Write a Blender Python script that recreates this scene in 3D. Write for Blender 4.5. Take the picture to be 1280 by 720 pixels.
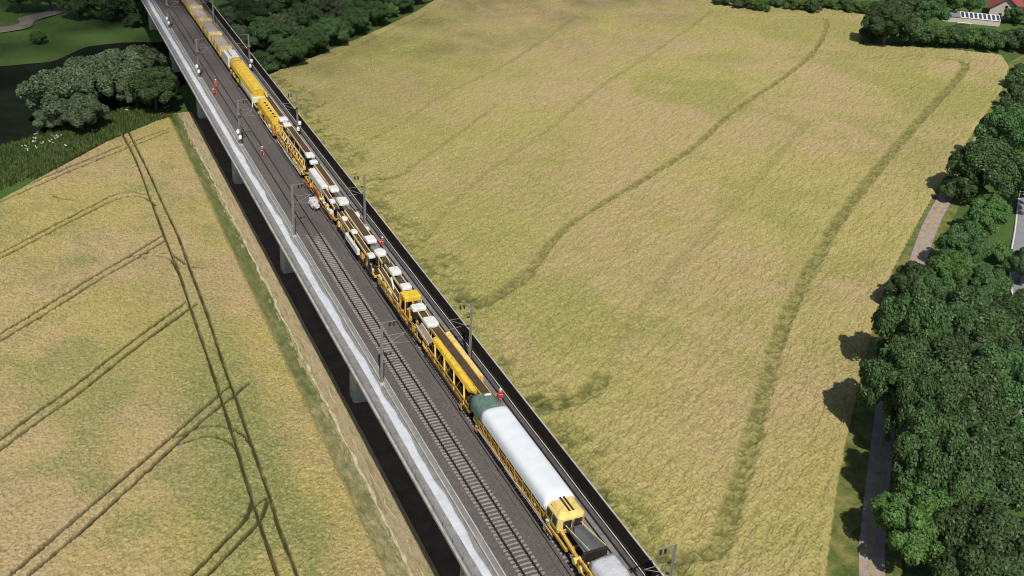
import bpy, bmesh, math, random
import numpy as np
from mathutils import Vector, Matrix, noise as mnoise
random.seed(7); rng = np.random.default_rng(7)
SC = bpy.context.scene
for o in list(bpy.data.objects): bpy.data.objects.remove(o)
COL = SC.collection

# ------------------------------------------------------------------ camera
FPX, PITCH, ROLL, YAW, CH = 1302.28, .491014, .0635414, .456492, 87.6775
R0 = Vector((math.cos(YAW), -math.sin(YAW), 0))
FW = Vector((math.sin(YAW)*math.cos(PITCH), math.cos(YAW)*math.cos(PITCH), -math.sin(PITCH)))
U0 = R0.cross(FW)
RT = R0*math.cos(ROLL) + U0*math.sin(ROLL)
UP = -R0*math.sin(ROLL) + U0*math.cos(ROLL)
CAM = Vector((-39.2, 0, CH))
cd = bpy.data.cameras.new('camera'); cam = bpy.data.objects.new('camera', cd); COL.objects.link(cam)
M = Matrix.Identity(4)
for i, v in enumerate((RT, UP, -FW)):
    for j in range(3): M[j][i] = v[j]
M.translation = CAM; cam.matrix_world = M
cd.sensor_width = 36; cd.lens = 36*FPX/1280; cd.clip_end = 20000; cd.clip_start = 1
SC.camera = cam
def G(px, py, z=0.):            # photo pixel -> point on the plane of height z
    d = FW + RT*((px-640)/FPX) - UP*((py-360)/FPX)
    return CAM + d*((z-CAM.z)/d.z)
# ------------------------------------------------------------------ light
EL, AZ = math.radians(52), math.radians(15)      # light travels towards AZ (from +Y, clockwise)
LD = Vector((math.sin(AZ)*math.cos(EL), math.cos(AZ)*math.cos(EL), -math.sin(EL)))
w = bpy.data.worlds.new('World'); SC.world = w; w.use_nodes = True
nt = w.node_tree; sky = nt.nodes.new('ShaderNodeTexSky'); sky.sky_type = 'NISHITA'
sky.sun_disc = False; sky.sun_elevation = EL; sky.sun_rotation = AZ + math.pi
sky.air_density = 1.2; sky.dust_density = 1.5
bg = nt.nodes['Background']; bg.inputs[1].default_value = .068
nt.links.new(sky.outputs[0], bg.inputs[0])
sl = bpy.data.lights.new('sun', 'SUN'); sl.energy = 4.2; sl.angle = math.radians(.5); sl.color = (1, .95, .86)
so = bpy.data.objects.new('sun', sl); COL.objects.link(so)
so.rotation_euler = LD.to_track_quat('-Z', 'Y').to_euler(); so.location = (0, -100, 300)
SC.view_settings.view_transform = 'Standard'; SC.view_settings.look = 'None'
SC.view_settings.exposure = 0.08; SC.cycles.filter_width = 1.05; SC.view_settings.gamma = 1

# ------------------------------------------------------------------ materials
class NT:
    def __init__(s, name):
        s.m = bpy.data.materials.new(name); s.m.use_nodes = True; s.t = s.m.node_tree
        s.b = s.t.nodes['Principled BSDF']; s.o = s.t.nodes['Material Output']
    def n(s, typ, **kw):
        nd = s.t.nodes.new('ShaderNode'+typ)
        for k, v in kw.items():
            if k.startswith('i_'):
                key = k[2:]; nd.inputs[int(key) if key.isdigit() else key.replace('_', ' ')].default_value = v
            else: setattr(nd, k, v)
        return nd
    def l(s, a, b): s.t.links.new(a, b)
    def pos(s): return s.n('NewGeometry').outputs['Position']
    def obj(s): return s.n('TexCoord').outputs['Object']
    def noise(s, co, scale, detail=3, rough=.6, stretch=None, rot=0):
        if stretch:
            mp = s.n('Mapping'); mp.inputs['Scale'].default_value = stretch; mp.inputs['Rotation'].default_value = (0, 0, rot); s.l(co, mp.inputs[0]); co = mp.outputs[0]
        t = s.n('TexNoise', i_Scale=scale, i_Detail=detail, i_Roughness=rough); s.l(co, t.inputs['Vector']); return t.outputs['Fac']
    def ramp(s, fac, stops):
        r = s.n('ValToRGB'); e = r.color_ramp.elements
        while len(e) < len(stops): e.new(.5)
        for k, (p, c) in enumerate(stops):
            e[k].position = p; e[k].color = (*c, 1) if len(c) == 3 else c
        s.l(fac, r.inputs[0]); return r.outputs[0]
    def mix(s, fac, a, b, mode='MIX'):
        m = s.n('MixRGB', blend_type=mode)
        for inp, v in ((0, fac), (1, a), (2, b)):
            if hasattr(v, 'node'): s.l(v, m.inputs[inp])
            else: m.inputs[inp].default_value = v if inp == 0 else ((*v, 1) if len(v) == 3 else v)
        return m.outputs[0]
    def math(s, op, a, b=0., clamp=False):
        m = s.n('Math', operation=op); m.use_clamp = clamp
        for i, v in enumerate((a, b)):
            if hasattr(v, 'node'): s.l(v, m.inputs[i])
            else: m.inputs[i].default_value = v
        return m.outputs[0]
    def attr(s, name): return s.n('Attribute', attribute_name=name).outputs['Fac']
    def bump(s, h, strength, dist):
        b = s.n('Bump', i_Strength=strength, i_Distance=dist); s.l(h, b.inputs['Height']); s.l(b.outputs[0], s.b.inputs['Normal']); return b
    def col(s, c):
        if hasattr(c, 'node'): s.l(c, s.b.inputs['Base Color'])
        else: s.b.inputs['Base Color'].default_value = (*c, 1)
    def done(s, rough=.8, metal=0., spec=.3):
        s.b.inputs['Roughness'].default_value = rough; s.b.inputs['Metallic'].default_value = metal
        s.b.inputs['Specular IOR Level'].default_value = spec; return s.m
MAT = {}
def mottle(name, c1, c2, scale, rough=.8, metal=0., bump=None, grime=None, spec=.3, space='pos'):
    t = NT(name); co = t.pos() if space == 'pos' else t.obj()
    c = t.mix(t.ramp(t.noise(co, scale, 5, .65), [(.33, (0, 0, 0)), (.67, (1, 1, 1))]), c1, c2)
    if grime:
        gc, gs, ga = grime
        f = t.ramp(t.noise(co, gs, 6, .7), [(.48, (0, 0, 0)), (.68, (ga, ga, ga))]); c = t.mix(f, c, gc)
    t.col(c)
    if bump: t.bump(t.noise(co, bump[0], 4, .7), bump[1], bump[2])
    MAT[name] = t.done(rough, metal, spec); return MAT[name]
mottle('concrete', (.36, .35, .32), (.46, .45, .42), .9, bump=(6, .3, .02), grime=((.16, .16, .14), .5, .7))
mottle('concrete_walk', (.20, .195, .185), (.27, .26, .25), .5, bump=(8, .3, .02), grime=((.12, .115, .11), 1.2, .7))
mottle('duct_dark', (.07, .066, .066), (.11, .105, .105), .6)  # dark grey base colour, deeper than the walkway greys
mottle('walk_dark', (.17, .165, .165), (.22, .215, .215), .5, bump=(8, .3, .02), grime=((.09, .085, .085), 1.2, .7))
mottle('concrete_pier', (.34, .34, .32), (.42, .42, .4), .25, bump=(3, .2, .02), grime=((.2, .2, .18), .35, .8))
mottle('sleeper_concrete', (.23, .205, .19), (.33, .305, .285), 1.7, bump=(9, .3, .02), grime=((.17, .14, .125), 2.3, .8))
mottle('rail_steel', (.030, .022, .018), (.05, .037, .03), 2, rough=.55, metal=.3)
mottle('rail_head', (.16, .14, .13), (.24, .22, .2), .6, rough=.4, metal=.6)
mottle('fleece', (.50, .52, .55), (.60, .62, .65), .6, rough=.9, bump=(1.8, .3, .05), grime=((.42, .42, .43), .8, .6))
mottle('tarp_white', (.63, .67, .71), (.71, .74, .78), .35, rough=.6, bump=(1.4, .12, .04), grime=((.64, .66, .68), .8, .4))
mottle('tarp_grey', (.46, .48, .50), (.60, .62, .64), .5, rough=.7, bump=(.8, .8, .18), grime=((.36, .37, .38), .5, .8))
mottle('tarp_green', (.075, .13, .105), (.12, .20, .155), 1.1, rough=.8, bump=(1.6, .8, .15), grime=((.2, .26, .22), 1.5, .6))
mottle('yellow', (.56, .34, .05), (.68, .44, .07), 1.2, rough=.55, grime=((.13, .085, .04), 1.6, .9), spec=.3)
mottle('yellow_bright', (.70, .45, .03), (.78, .53, .045), .9, rough=.5, grime=((.30, .19, .05), 1.2, .75), spec=.35)
mottle('yellow_pale', (.70, .51, .14), (.78, .58, .2), 1.2, rough=.5, grime=((.4, .28, .1), 1.6, .6), spec=.4)
mottle('yellow_cream', (.62, .47, .19), (.74, .60, .30), .8, rough=.6, grime=((.30, .20, .09), .9, .8))
mottle('orange', (.42, .15, .04), (.5, .2, .06), 1.4, rough=.6, grime=((.12, .06, .03), 1.2, .8))
mottle('white_paint', (.66, .65, .63), (.74, .73, .71), .8, rough=.5, grime=((.42, .38, .32), 1.4, .7))
mottle('yellow_dirty', (.40, .24, .045), (.52, .33, .07), 1.4, rough=.6, grime=((.07, .05, .03), 1.5, 1.))
mottle('belt', (.052, .034, .024), (.085, .055, .038), 1.6, rough=.9, bump=(5, .6, .05), grime=((.13, .09, .065), 2.2, .7))
mottle('belt_mauve', (.20, .155, .155), (.27, .21, .205), 1.4, rough=.9, bump=(5, .4, .03))
mottle('dark_steel', (.022, .019, .017), (.05, .04, .032), 1.6, rough=.6, metal=.2)
mottle('grey_steel', (.20, .20, .20), (.28, .28, .28), 1.2, rough=.5, metal=.3)
mottle('mast_steel', (.21, .205, .19), (.29, .285, .27), 1.1, rough=.55, metal=.3)
mottle('grey_rubber', (.075, .08, .085), (.12, .125, .13), 1.1, rough=.7, bump=(3, .3, .04))
mottle('pink_pipe', (.44, .33, .28), (.55, .43, .37), 1.2, rough=.7)
mottle('plastic_wrap', (.44, .45, .47), (.66, .67, .69), 1.8, rough=.35, bump=(2.2, 1, .25))
mottle('ballast_load', (.30, .255, .215), (.42, .36, .31), 1.1, rough=.95, bump=(4, 1, .2), grime=((.5, .39, .2), .8, .5))
mottle('barrier_dark', (.020, .015, .013), (.032, .024, .021), .7, rough=.75)
mottle('insulator', (.03, .022, .018), (.05, .04, .03), 3, rough=.3)
mottle('weight_white', (.72, .72, .72), (.82, .82, .82), 2, rough=.5)
mottle('glass_dark', (.02, .022, .025), (.035, .037, .04), 1, rough=.1, spec=.6)
mottle('soil', (.085, .055, .042), (.14, .095, .07), .35, rough=.95, bump=(1.5, .7, .1))
mottle('bark', (.07, .055, .04), (.13, .105, .08), 3, rough=.9, bump=(6, .7, .05))
mottle('roof_red', (.26, .055, .045), (.35, .085, .07), .6, rough=.8, bump=(2.5, .5, .05))
mottle('render_wall', (.42, .38, .33), (.5, .46, .41), .5, rough=.9)
mottle('panel_blue', (.035, .04, .07), (.06, .065, .11), .5, rough=.2, spec=.6)
mottle('asphalt', (.20, .20, .215), (.25, .25, .265), .4, rough=.9, bump=(9, .3, .02))
mottle('road_paint', (.62, .62, .6), (.74, .74, .72), 1.3, rough=.8)
mottle('skin', (.5, .3, .22), (.55, .34, .26), 3, rough=.6)
mottle('helmet', (.8, .8, .8), (.85, .85, .85), 2, rough=.4)
mottle('hivis', (.62, .045, .04), (.75, .09, .06), 4, rough=.8)
mottle('reflective', (.7, .7, .62), (.78, .78, .7), 6, rough=.4)
mottle('boots', (.03, .025, .02), (.05, .04, .035), 5, rough=.8)
mottle('cloud_white', (.85, .85, .86), (.9, .9, .9), .01, rough=1)
mottle('petal_white', (.7, .72, .66), (.8, .8, .76), 3, rough=.8)

def ground_mat():
    t = NT('rough_grass'); p = t.pos()
    c = t.ramp(t.noise(p, .05, 5, .7), [(.3, (.045, .095, .024)), (.5, (.065, .135, .03)), (.7, (.095, .16, .04))])
    c = t.mix(t.ramp(t.noise(p, .9, 4, .7), [(.35, (.0, .0, .0)), (.7, (.8, .8, .8))]), c, (.11, .14, .045))
    t.col(c); t.bump(t.noise(p, 1.6, 5, .75), 1, .5); MAT['rough_grass'] = t.done(.95, 0, .1)
    t = NT('dry_verge'); p = t.pos()
    s1 = t.noise(p, 1.1, 6, .8, (1, .16, 1))
    c = t.ramp(s1, [(.30, (.17, .15, .065)), (.42, (.36, .29, .155)), (.52, (.52, .43, .26)), (.61, (.27, .235, .11)), (.72, (.60, .52, .34))])
    c = t.mix(t.ramp(t.noise(p, 3.2, 4, .8), [(.35, (0, 0, 0)), (.75, (.6, .6, .6))]), c, (.42, .34, .20))
    t.col(c); t.bump(t.noise(p, 2.4, 5, .8), 1, .35); MAT['dry_verge'] = t.done(.95, 0, .1)
    t = NT('green_verge'); p = t.pos()
    c = t.ramp(t.noise(p, 1.0, 6, .8, (1, .2, 1)), [(.30, (.075, .105, .03)), (.46, (.115, .15, .045)), (.56, (.20, .19, .08)), (.68, (.32, .28, .13))])
    sx = t.n('SeparateXYZ'); t.l(p, sx.inputs[0]); dry = t.ramp(t.math('ADD', t.math('MULTIPLY', t.math('SUBTRACT', 150., sx.outputs[1]), .006), t.noise(p, .25, 4, .7)), [(.50, (.1,)*3), (.85, (.9,)*3)])
    c = t.mix(dry, c, t.ramp(t.noise(p, 1.1, 5, .8, (1, .4, 1)), [(.35, (.19, .175, .075)), (.5, (.36, .31, .16)), (.65, (.54, .48, .30))]))
    t.col(c); t.bump(t.noise(p, 2.4, 5, .8), 1, .35); MAT['green_verge'] = t.done(.95, 0, .1)
    t = NT('track_grass'); p = t.pos()
    c = t.ramp(t.noise(p, .35, 6, .75), [(.30, (.07, .11, .028)), (.46, (.13, .165, .045)), (.58, (.23, .22, .075)), (.70, (.33, .28, .12))])
    t.col(c); t.bump(t.noise(p, 2.4, 5, .8), 1, .3); MAT['track_grass'] = t.done(.95, 0, .1)
    t = NT('gravel_track'); p = t.pos()
    c = t.ramp(t.noise(p, .6, 6, .75), [(.3, (.22, .17, .145)), (.5, (.33, .265, .23)), (.7, (.42, .345, .30))])
    t.col(c); t.bump(t.noise(p, 4, 5, .8), .8, .08); MAT['gravel_track'] = t.done(.95, 0, .1)
    t = NT('bank_path'); p = t.pos()
    t.col(t.ramp(t.noise(p, .3, 6, .75), [(.3, (.15, .13, .105)), (.7, (.24, .21, .17))])); MAT['bank_path'] = t.done(.95, 0, .1)
    t = NT('ballast'); p = t.pos()
    v = t.n('TexVoronoi', i_Scale=9.); t.l(p, v.inputs['Vector'])
    c = t.ramp(v.outputs['Color'], [(.1, (.085, .075, .070)), (.5, (.122, .108, .101)), (.9, (.175, .157, .147))])
    c = t.mix(t.ramp(t.noise(p, .35, 5, .7, (1, .25, 1)), [(.35, (0, 0, 0)), (.7, (.8, .8, .8))]), c, (.095, .085, .081))
    t.col(c); t.bump(v.outputs['Distance'], .8, .06); MAT['ballast'] = t.done(.95, 0, .15)
    t = NT('river_water'); p = t.pos()
    t.col(t.ramp(t.noise(p, .05, 5, .7), [(.35, (.010, .014, .010)), (.7, (.020, .027, .016))])); t.bump(t.noise(p, .8, 3, .6), .12, .1)
    MAT['river_water'] = t.done(.5, 0, .0)
ground_mat()
def field_mat(name, tan, yel, grn, dark, streak):
    t = NT(name); p = t.pos()
    big = t.noise(p, .022, 4, .6); mid = t.noise(p, .10, 4, .65)
    c = t.mix(t.ramp(big, [(.43, (0, 0, 0)), (.57, (1, 1, 1))]), yel, tan)
    c = t.mix(t.ramp(mid, [(.50, (0, 0, 0)), (.74, (.5, .5, .5))]), c, grn)
    c = t.mix(t.math('MULTIPLY', t.attr('green'), t.ramp(t.noise(p, .5, 4, .7), [(.25, (.45,)*3), (.6, (1,)*3)])), c, grn)
    fine = t.noise(p, 2.6, 3, .95, streak, math.radians(20)); mid2 = t.noise(p, .55, 4, .7, streak, math.radians(20))
    c = t.mix(t.ramp(mid2, [(.36, (.12, .12, .12)), (.5, (0, 0, 0))]), c, dark)
    c = t.mix(t.ramp(fine, [(.38, (.62, .62, .62)), (.47, (0, 0, 0))]), c, dark)
    c = t.mix(t.ramp(fine, [(.52, (0, 0, 0)), (.60, (.55, .55, .55))]), c, tuple(min(1, v*1.25) for v in tan))
    c = t.mix(t.attr('tram'), c, tuple(v*.62 for v in dark))
    t.col(c)
    t.bump(fine, .35, .10)
    MAT[name] = t.done(.9, 0, .1)
field_mat('crop_right', (.38, .292, .148), (.345, .302, .108), (.245, .248, .07), (.12, .12, .04), (1, .5, 1))
field_mat('crop_left', (.37, .285, .15), (.35, .295, .105), (.165, .195, .064), (.085, .08, .03), (.8, .8, 1))
def leaf_mat(name, c1, c2, c3, tr=.16):
    t = NT(name); g = t.n('NewGeometry')
    c = t.ramp(g.outputs['Random Per Island'], [(0, c1), (.5, c2), (1, c3)])
    oi = t.n('ObjectInfo'); h = t.n('HueSaturation'); t.l(c, h.inputs['Color'])
    t.l(t.math('ADD', t.math('MULTIPLY', oi.outputs['Random'], .03), .472), h.inputs['Hue'])
    t.l(t.math('ADD', t.math('MULTIPLY', oi.outputs['Random'], .6), .68), h.inputs['Value'])
    t.col(h.outputs[0]); t.done(.55, 0, .35)
    tl = t.n('BsdfTranslucent'); t.l(h.outputs[0], tl.inputs[0]); ms = t.n('MixShader', i_0=tr)
    t.l(t.b.outputs[0], ms.inputs[1]); t.l(tl.outputs[0], ms.inputs[2]); t.l(ms.outputs[0], t.o.inputs[0])
    MAT[name] = t.m
leaf_mat('leaf_oak', (.035, .082, .025), (.055, .118, .036), (.086, .162, .051))
leaf_mat('leaf_light', (.05, .115, .024), (.07, .15, .033), (.095, .185, .045))
leaf_mat('leaf_willow', (.068, .108, .052), (.098, .145, .07), (.135, .185, .095))
leaf_mat('leaf_weed', (.06, .125, .02), (.085, .16, .03), (.11, .19, .04))
leaf_mat('leaf_straw', (.22, .18, .08), (.32, .26, .13), (.40, .33, .18))

# ------------------------------------------------------------------ mesh helpers
class MB:
    def __init__(s): s.v = []; s.f = []; s.mi = []
    def add(s, vs, fs, mi=0):
        o = len(s.v); s.v += [tuple(v) for v in vs]; s.f += [tuple(i+o for i in f) for f in fs]; s.mi += [mi]*len(fs); return s
    def box(s, x0, x1, y0, y1, z0, z1, mi=0, bev=0.):
        if bev > 0:
            b = min(bev, (x1-x0)*.45, (y1-y0)*.45, (z1-z0)*.45)
            return s.loft([(x0+b, y0+b, x1-b, y1-b, z0), (x0, y0, x1, y1, z0+b), (x0, y0, x1, y1, z1-b), (x0+b, y0+b, x1-b, y1-b, z1)], mi)
        return s.add([(x0, y0, z0), (x1, y0, z0), (x1, y1, z0), (x0, y1, z0), (x0, y0, z1), (x1, y0, z1), (x1, y1, z1), (x0, y1, z1)],
              [(0, 3, 2, 1), (4, 5, 6, 7), (0, 1, 5, 4), (1, 2, 6, 5), (2, 3, 7, 6), (3, 0, 4, 7)], mi)
    def loft(s, rects, mi=0):      # list of (x0,y0,x1,y1,z)
        vs = []; fs = []
        for (a, b, c, d, z) in rects: vs += [(a, b, z), (c, b, z), (c, d, z), (a, d, z)]
        fs.append((0, 3, 2, 1)); k = len(rects)-1
        for i in range(k):
            for j in range(4): fs.append((4*i+j, 4*i+(j+1) % 4, 4*i+4+(j+1) % 4, 4*i+4+j))
        fs.append((4*k, 4*k+1, 4*k+2, 4*k+3)); return s.add(vs, fs, mi)
    def bar(s, a, b, r, mi=0, n=6, r2=None):
        a = Vector(a); b = Vector(b); r2 = r if r2 is None else r2; d = (b-a).normalized()
        u = d.cross(Vector((0, 0, 1)) if abs(d.z) < .9 else Vector((1, 0, 0))).normalized(); w_ = d.cross(u); vs = []
        for p, rr in ((a, r), (b, r2)):
            for k in range(n):
                t = 2*math.pi*(k+.5)/n; vs.append(p + (u*math.cos(t)+w_*math.sin(t))*rr)
        fs = [(k, (k+1) % n, n+(k+1) % n, n+k) for k in range(n)] + [tuple(range(n-1, -1, -1)), tuple(range(n, 2*n))]
        return s.add(vs, fs, mi)
    def beam(s, a, b, wx, wz, mi=0):   # rectangular beam
        a = Vector(a); b = Vector(b); d = (b-a).normalized()
        u = d.cross(Vector((0, 0, 1)) if abs(d.z) < .95 else Vector((1, 0, 0))).normalized(); v = u.cross(d)
        vs = []
        for p in (a, b):
            for (i, j) in ((-1, -1), (1, -1), (1, 1), (-1, 1)): vs.append(p+u*(i*wx/2)+v*(j*wz/2))
        return s.add(vs, [(0, 3, 2, 1), (4, 5, 6, 7), (0, 1, 5, 4), (1, 2, 6, 5), (2, 3, 7, 6), (3, 0, 4, 7)], mi)
    def tube(s, pts, r, mi=0, n=6):
        for a, b in zip(pts[:-1], pts[1:]): s.bar(a, b, r, mi, n)
        return s
    def prism(s, prof, y0, y1, mi=0):   # (x,z) outline extruded along y
        n = len(prof); vs = [(x, y0, z) for x, z in prof]+[(x, y1, z) for x, z in prof]
        fs = [(k, n+k, n+(k+1) % n, (k+1) % n) for k in range(n)]+[tuple(range(n)), tuple(range(2*n-1, n-1, -1))]
        return s.add(vs, fs, mi)
    def lathe(s, c, prof, n=10, mi=0):   # prof of (r,z)
        vs = []; fs = []
        for r, z in prof:
            for k in range(n): t = 2*math.pi*k/n; vs.append((c[0]+r*math.cos(t), c[1]+r*math.sin(t), c[2]+z))
        for i in range(len(prof)-1):
            for k in range(n): fs.append((i*n+k, i*n+(k+1) % n, (i+1)*n+(k+1) % n, (i+1)*n+k))
        fs.append(tuple(range(n-1, -1, -1))); fs.append(tuple(range((len(prof)-1)*n, len(prof)*n)))
        return s.add(vs, fs, mi)
    def mesh(s, name, mats):
        me = bpy.data.meshes.new(name); me.from_pydata(s.v, [], s.f)
        for m in (mats if isinstance(mats, (list, tuple)) else [mats]): me.materials.append(MAT[m])
        me.polygons.foreach_set('material_index', s.mi); me.validate()
        bm = bmesh.new(); bm.from_mesh(me); bmesh.ops.recalc_face_normals(bm, faces=bm.faces); bm.to_mesh(me); bm.free()
        return me
    def build(s, name, mats, parent=None, loc=None, rz=0):
        return link(name, s.mesh(name, mats), parent, loc, rz)
def link(name, me, parent=None, loc=None, rz=0):
    o = bpy.data.objects.new(name, me); COL.objects.link(o)
    if parent: o.parent = parent
    if loc is not None: o.location = loc
    if rz: o.rotation_euler = (0, 0, rz)
    return o
def tag(o, label=None, cat=None, group=None, kind=None):
    for k, v in (('label', label), ('category', cat), ('group', group), ('kind', kind)):
        if v: o[k] = v
    return o
def thing(name, label, cat, loc=(0, 0, 0), group=None, rz=0):
    return tag(link(name, None, None, loc, rz), label, cat, group)
def copy_tree(o, parent=None):
    c = o.copy(); COL.objects.link(c); c.parent = parent
    for ch in o.children: copy_tree(ch, c)
    return c
def smooth(o):
    o.data.polygons.foreach_set('use_smooth', [True]*len(o.data.polygons)); return o

# numpy value noise
def vnoise(x, y, scale, seed):
    r = np.random.default_rng(seed); N = 256; tab = r.random((N, N))
    X = x*scale; Y = y*scale; xi = np.floor(X).astype(int); yi = np.floor(Y).astype(int); fx = X-xi; fy = Y-yi
    fx = fx*fx*(3-2*fx); fy = fy*fy*(3-2*fy)
    g = lambda i, j: tab[i % N, j % N]
    return (g(xi, yi)*(1-fx)+g(xi+1, yi)*fx)*(1-fy)+(g(xi, yi+1)*(1-fx)+g(xi+1, yi+1)*fx)*fy
def seg_dist(X, Y, pts):
    d = np.full(X.shape, 1e9)
    for (ax, ay), (bx, by) in zip(pts[:-1], pts[1:]):
        dx, dy = bx-ax, by-ay; L = dx*dx+dy*dy+1e-9
        t = np.clip(((X-ax)*dx+(Y-ay)*dy)/L, 0, 1)
        d = np.minimum(d, np.hypot(X-ax-t*dx, Y-ay-t*dy))
    return d
def inside(X, Y, poly):
    r = np.zeros(X.shape, bool); n = len(poly)
    for i in range(n):
        (x0, y0), (x1, y1) = poly[i], poly[(i+1) % n]
        if y0 == y1: continue
        c = ((y0 > Y) != (y1 > Y)) & (X < (x1-x0)*(Y-y0)/(y1-y0)+x0); r ^= c
    return r
def gl(pts, z=0.): return [(G(x, y, z).x, G(x, y, z).y) for x, y in pts]
def sstep(a, b, x): t = np.clip((x-a)/(b-a), 0, 1); return t*t*(3-2*t)
def spline(pts, k=8):
    out = []; n = len(pts)
    for i in range(n-1):
        p0 = pts[max(i-1, 0)]; p1 = pts[i]; p2 = pts[i+1]; p3 = pts[min(i+2, n-1)]
        for j in range(k):
            t = j/k; out.append(tuple(.5*(2*b+(c-a)*t+(2*a-5*b+4*c-d)*t*t+(3*b-a-3*c+d)*t**3) for a, b, c, d in zip(p0, p1, p2, p3)))
    return out+[tuple(pts[-1])]

def grid_mesh(name, xs, ys, zfun, matname, poly=None, attrs=None):
    X, Y = np.meshgrid(xs, ys); Xf = X.ravel(); Yf = Y.ravel()
    Z, at = zfun(Xf, Yf); nx = len(xs); ny = len(ys)
    i = np.arange((ny-1)*nx).reshape(ny-1, nx)[:, :-1].ravel()
    F = np.stack([i, i+1, i+nx+1, i+nx], 1)
    if poly is not None:
        ins = inside(Xf, Yf, poly); F = F[ins[F].all(1)]
    used = np.unique(F); rm = np.full(len(Xf), -1); rm[used] = np.arange(len(used)); F = rm[F]
    me = bpy.data.meshes.new(name); me.vertices.add(len(used)); me.vertices.foreach_set('co', np.stack([Xf, Yf, Z], 1)[used].astype(np.float32).ravel())
    me.loops.add(F.size); me.loops.foreach_set('vertex_index', F.ravel().astype(np.int32))
    me.polygons.add(len(F)); me.polygons.foreach_set('loop_start', np.arange(0, F.size, 4, dtype=np.int32)); me.polygons.foreach_set('loop_total', np.full(len(F), 4, np.int32))
    me.update(); me.validate()
    for k, v in at.items():
        a = me.attributes.new(k, 'FLOAT', 'POINT'); a.data.foreach_set('value', v[used].astype(np.float32))
    me.materials.append(MAT[matname]); me.polygons.foreach_set('use_smooth', np.full(len(F), 'field' not in name))
    return link(name, me)
def ribbon(name, left, right, z, matname, cols=6, sub=4, amp=.03):
    L = spline(left, sub); Rr = spline(right, sub); vs = []; fs = []
    for (a, b) in zip(L, Rr):
        for k in range(cols+1):
            t = k/cols; e = 0 if k in (0, cols) else amp
            vs.append((a[0]*(1-t)+b[0]*t, a[1]*(1-t)+b[1]*t, z+random.uniform(-e, e)))
    n = cols+1
    for i in range(len(L)-1):
        for k in range(cols): fs.append((i*n+k, i*n+k+1, (i+1)*n+k+1, (i+1)*n+k))
    return smooth(MB().add(vs, fs).build(name, matname))

# ------------------------------------------------------------------ terrain
RT_Z = 16.0        # rail top above ground
gv = [(-6000, -3000, -1.2), (6000, -3000, -1.2), (6000, 9000, -1.2), (-6000, 9000, -1.2)]
def ground_z(x, y):
    river = river_dist(x, y)
    z = (vnoise(x, y, .15, 3)-.5)*.25+(vnoise(x, y, .9, 4)-.5)*.18-.14
    return np.where(river > 0, z-2.2*sstep(0, 5, river), z), {}
NB = [(-400, 330), (-160, 318), (-70, 310)] + gl([(0, 75), (60, 70), (100, 52), (150, 46), (200, 46)]) + [(30, 333), (90, 352), (160, 395), (400, 520)]
SB = [(-400, 262), (-160, 246)] + gl([(-60, 205), (0, 185), (60, 168), (110, 151), (165, 134), (215, 116)]) + [(8, 292), (60, 338), (110, 372), (400, 495)]
RIVER = SB + NB[::-1]
def river_dist(x, y):
    d = seg_dist(x, y, NB); d = np.minimum(d, seg_dist(x, y, SB)); return np.where(inside(x, y, RIVER), d, -d)
xs = np.concatenate([np.linspace(-5000, -420, 10), np.linspace(-400, -90, 40), np.arange(-85, 330, 1.6), np.linspace(340, 700, 30), np.linspace(760, 5000, 9)])
ys = np.concatenate([np.linspace(-3000, 20, 10), np.arange(30, 420, 1.6), np.linspace(425, 800, 40), np.linspace(900, 9000, 12)])
tag(grid_mesh('ground', xs, ys, ground_z, 'rough_grass'), kind='structure')
tag(MB().add([(-900, 200, -1.05), (900, 200, -1.05), (900, 900, -1.05), (-900, 900, -1.05)], [(0, 1, 2, 3)]).build('river', 'river_water'), kind='structure')
# strips beside and under the bridge
yy = list(np.arange(40, 262, 6.))
def jig(x, a): return [(x+random.uniform(-a, a), y) for y in yy]
tag(ribbon('bare_soil_strip', jig(-6.5, .1), jig(14, .1), .04, 'soil', 10, 2, .03), kind='structure')
dv = [(-4.6, y) for y in yy]
tag(ribbon('dry_grass_strip', jig(-8.4, .25), dv, .2, 'dry_verge', 12, 6, .10), kind='structure')
tag(ribbon('green_grass_strip', [(-10.6, y) for y in yy], jig(-7.9, .35), .24, 'green_verge', 9, 4, .09), kind='structure')

mottle('pale_straw', (.42, .365, .22), (.58, .52, .36), 1.5, rough=.95, bump=(5, .6, .05), grime=((.25, .22, .10), .9, .9))
for nm, xc, hw_ in (('trodden_path', -7.55, .17), ('trodden_path', -6.35, .05)):
    ye = list(np.arange(60, 250, 1.7)); off_ = [random.uniform(-.22, .22) for _ in ye]; wv = [max(.03, hw_*random.uniform(.3, 1.5)) for _ in ye]
    tag(ribbon(nm, [(xc+o_-w2, y) for y, o_, w2 in zip(ye, off_, wv)], [(xc+o_+w2, y) for y, o_, w2 in zip(ye, off_, wv)], .33, 'pale_straw', 3, 2, .03), kind='structure')
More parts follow.
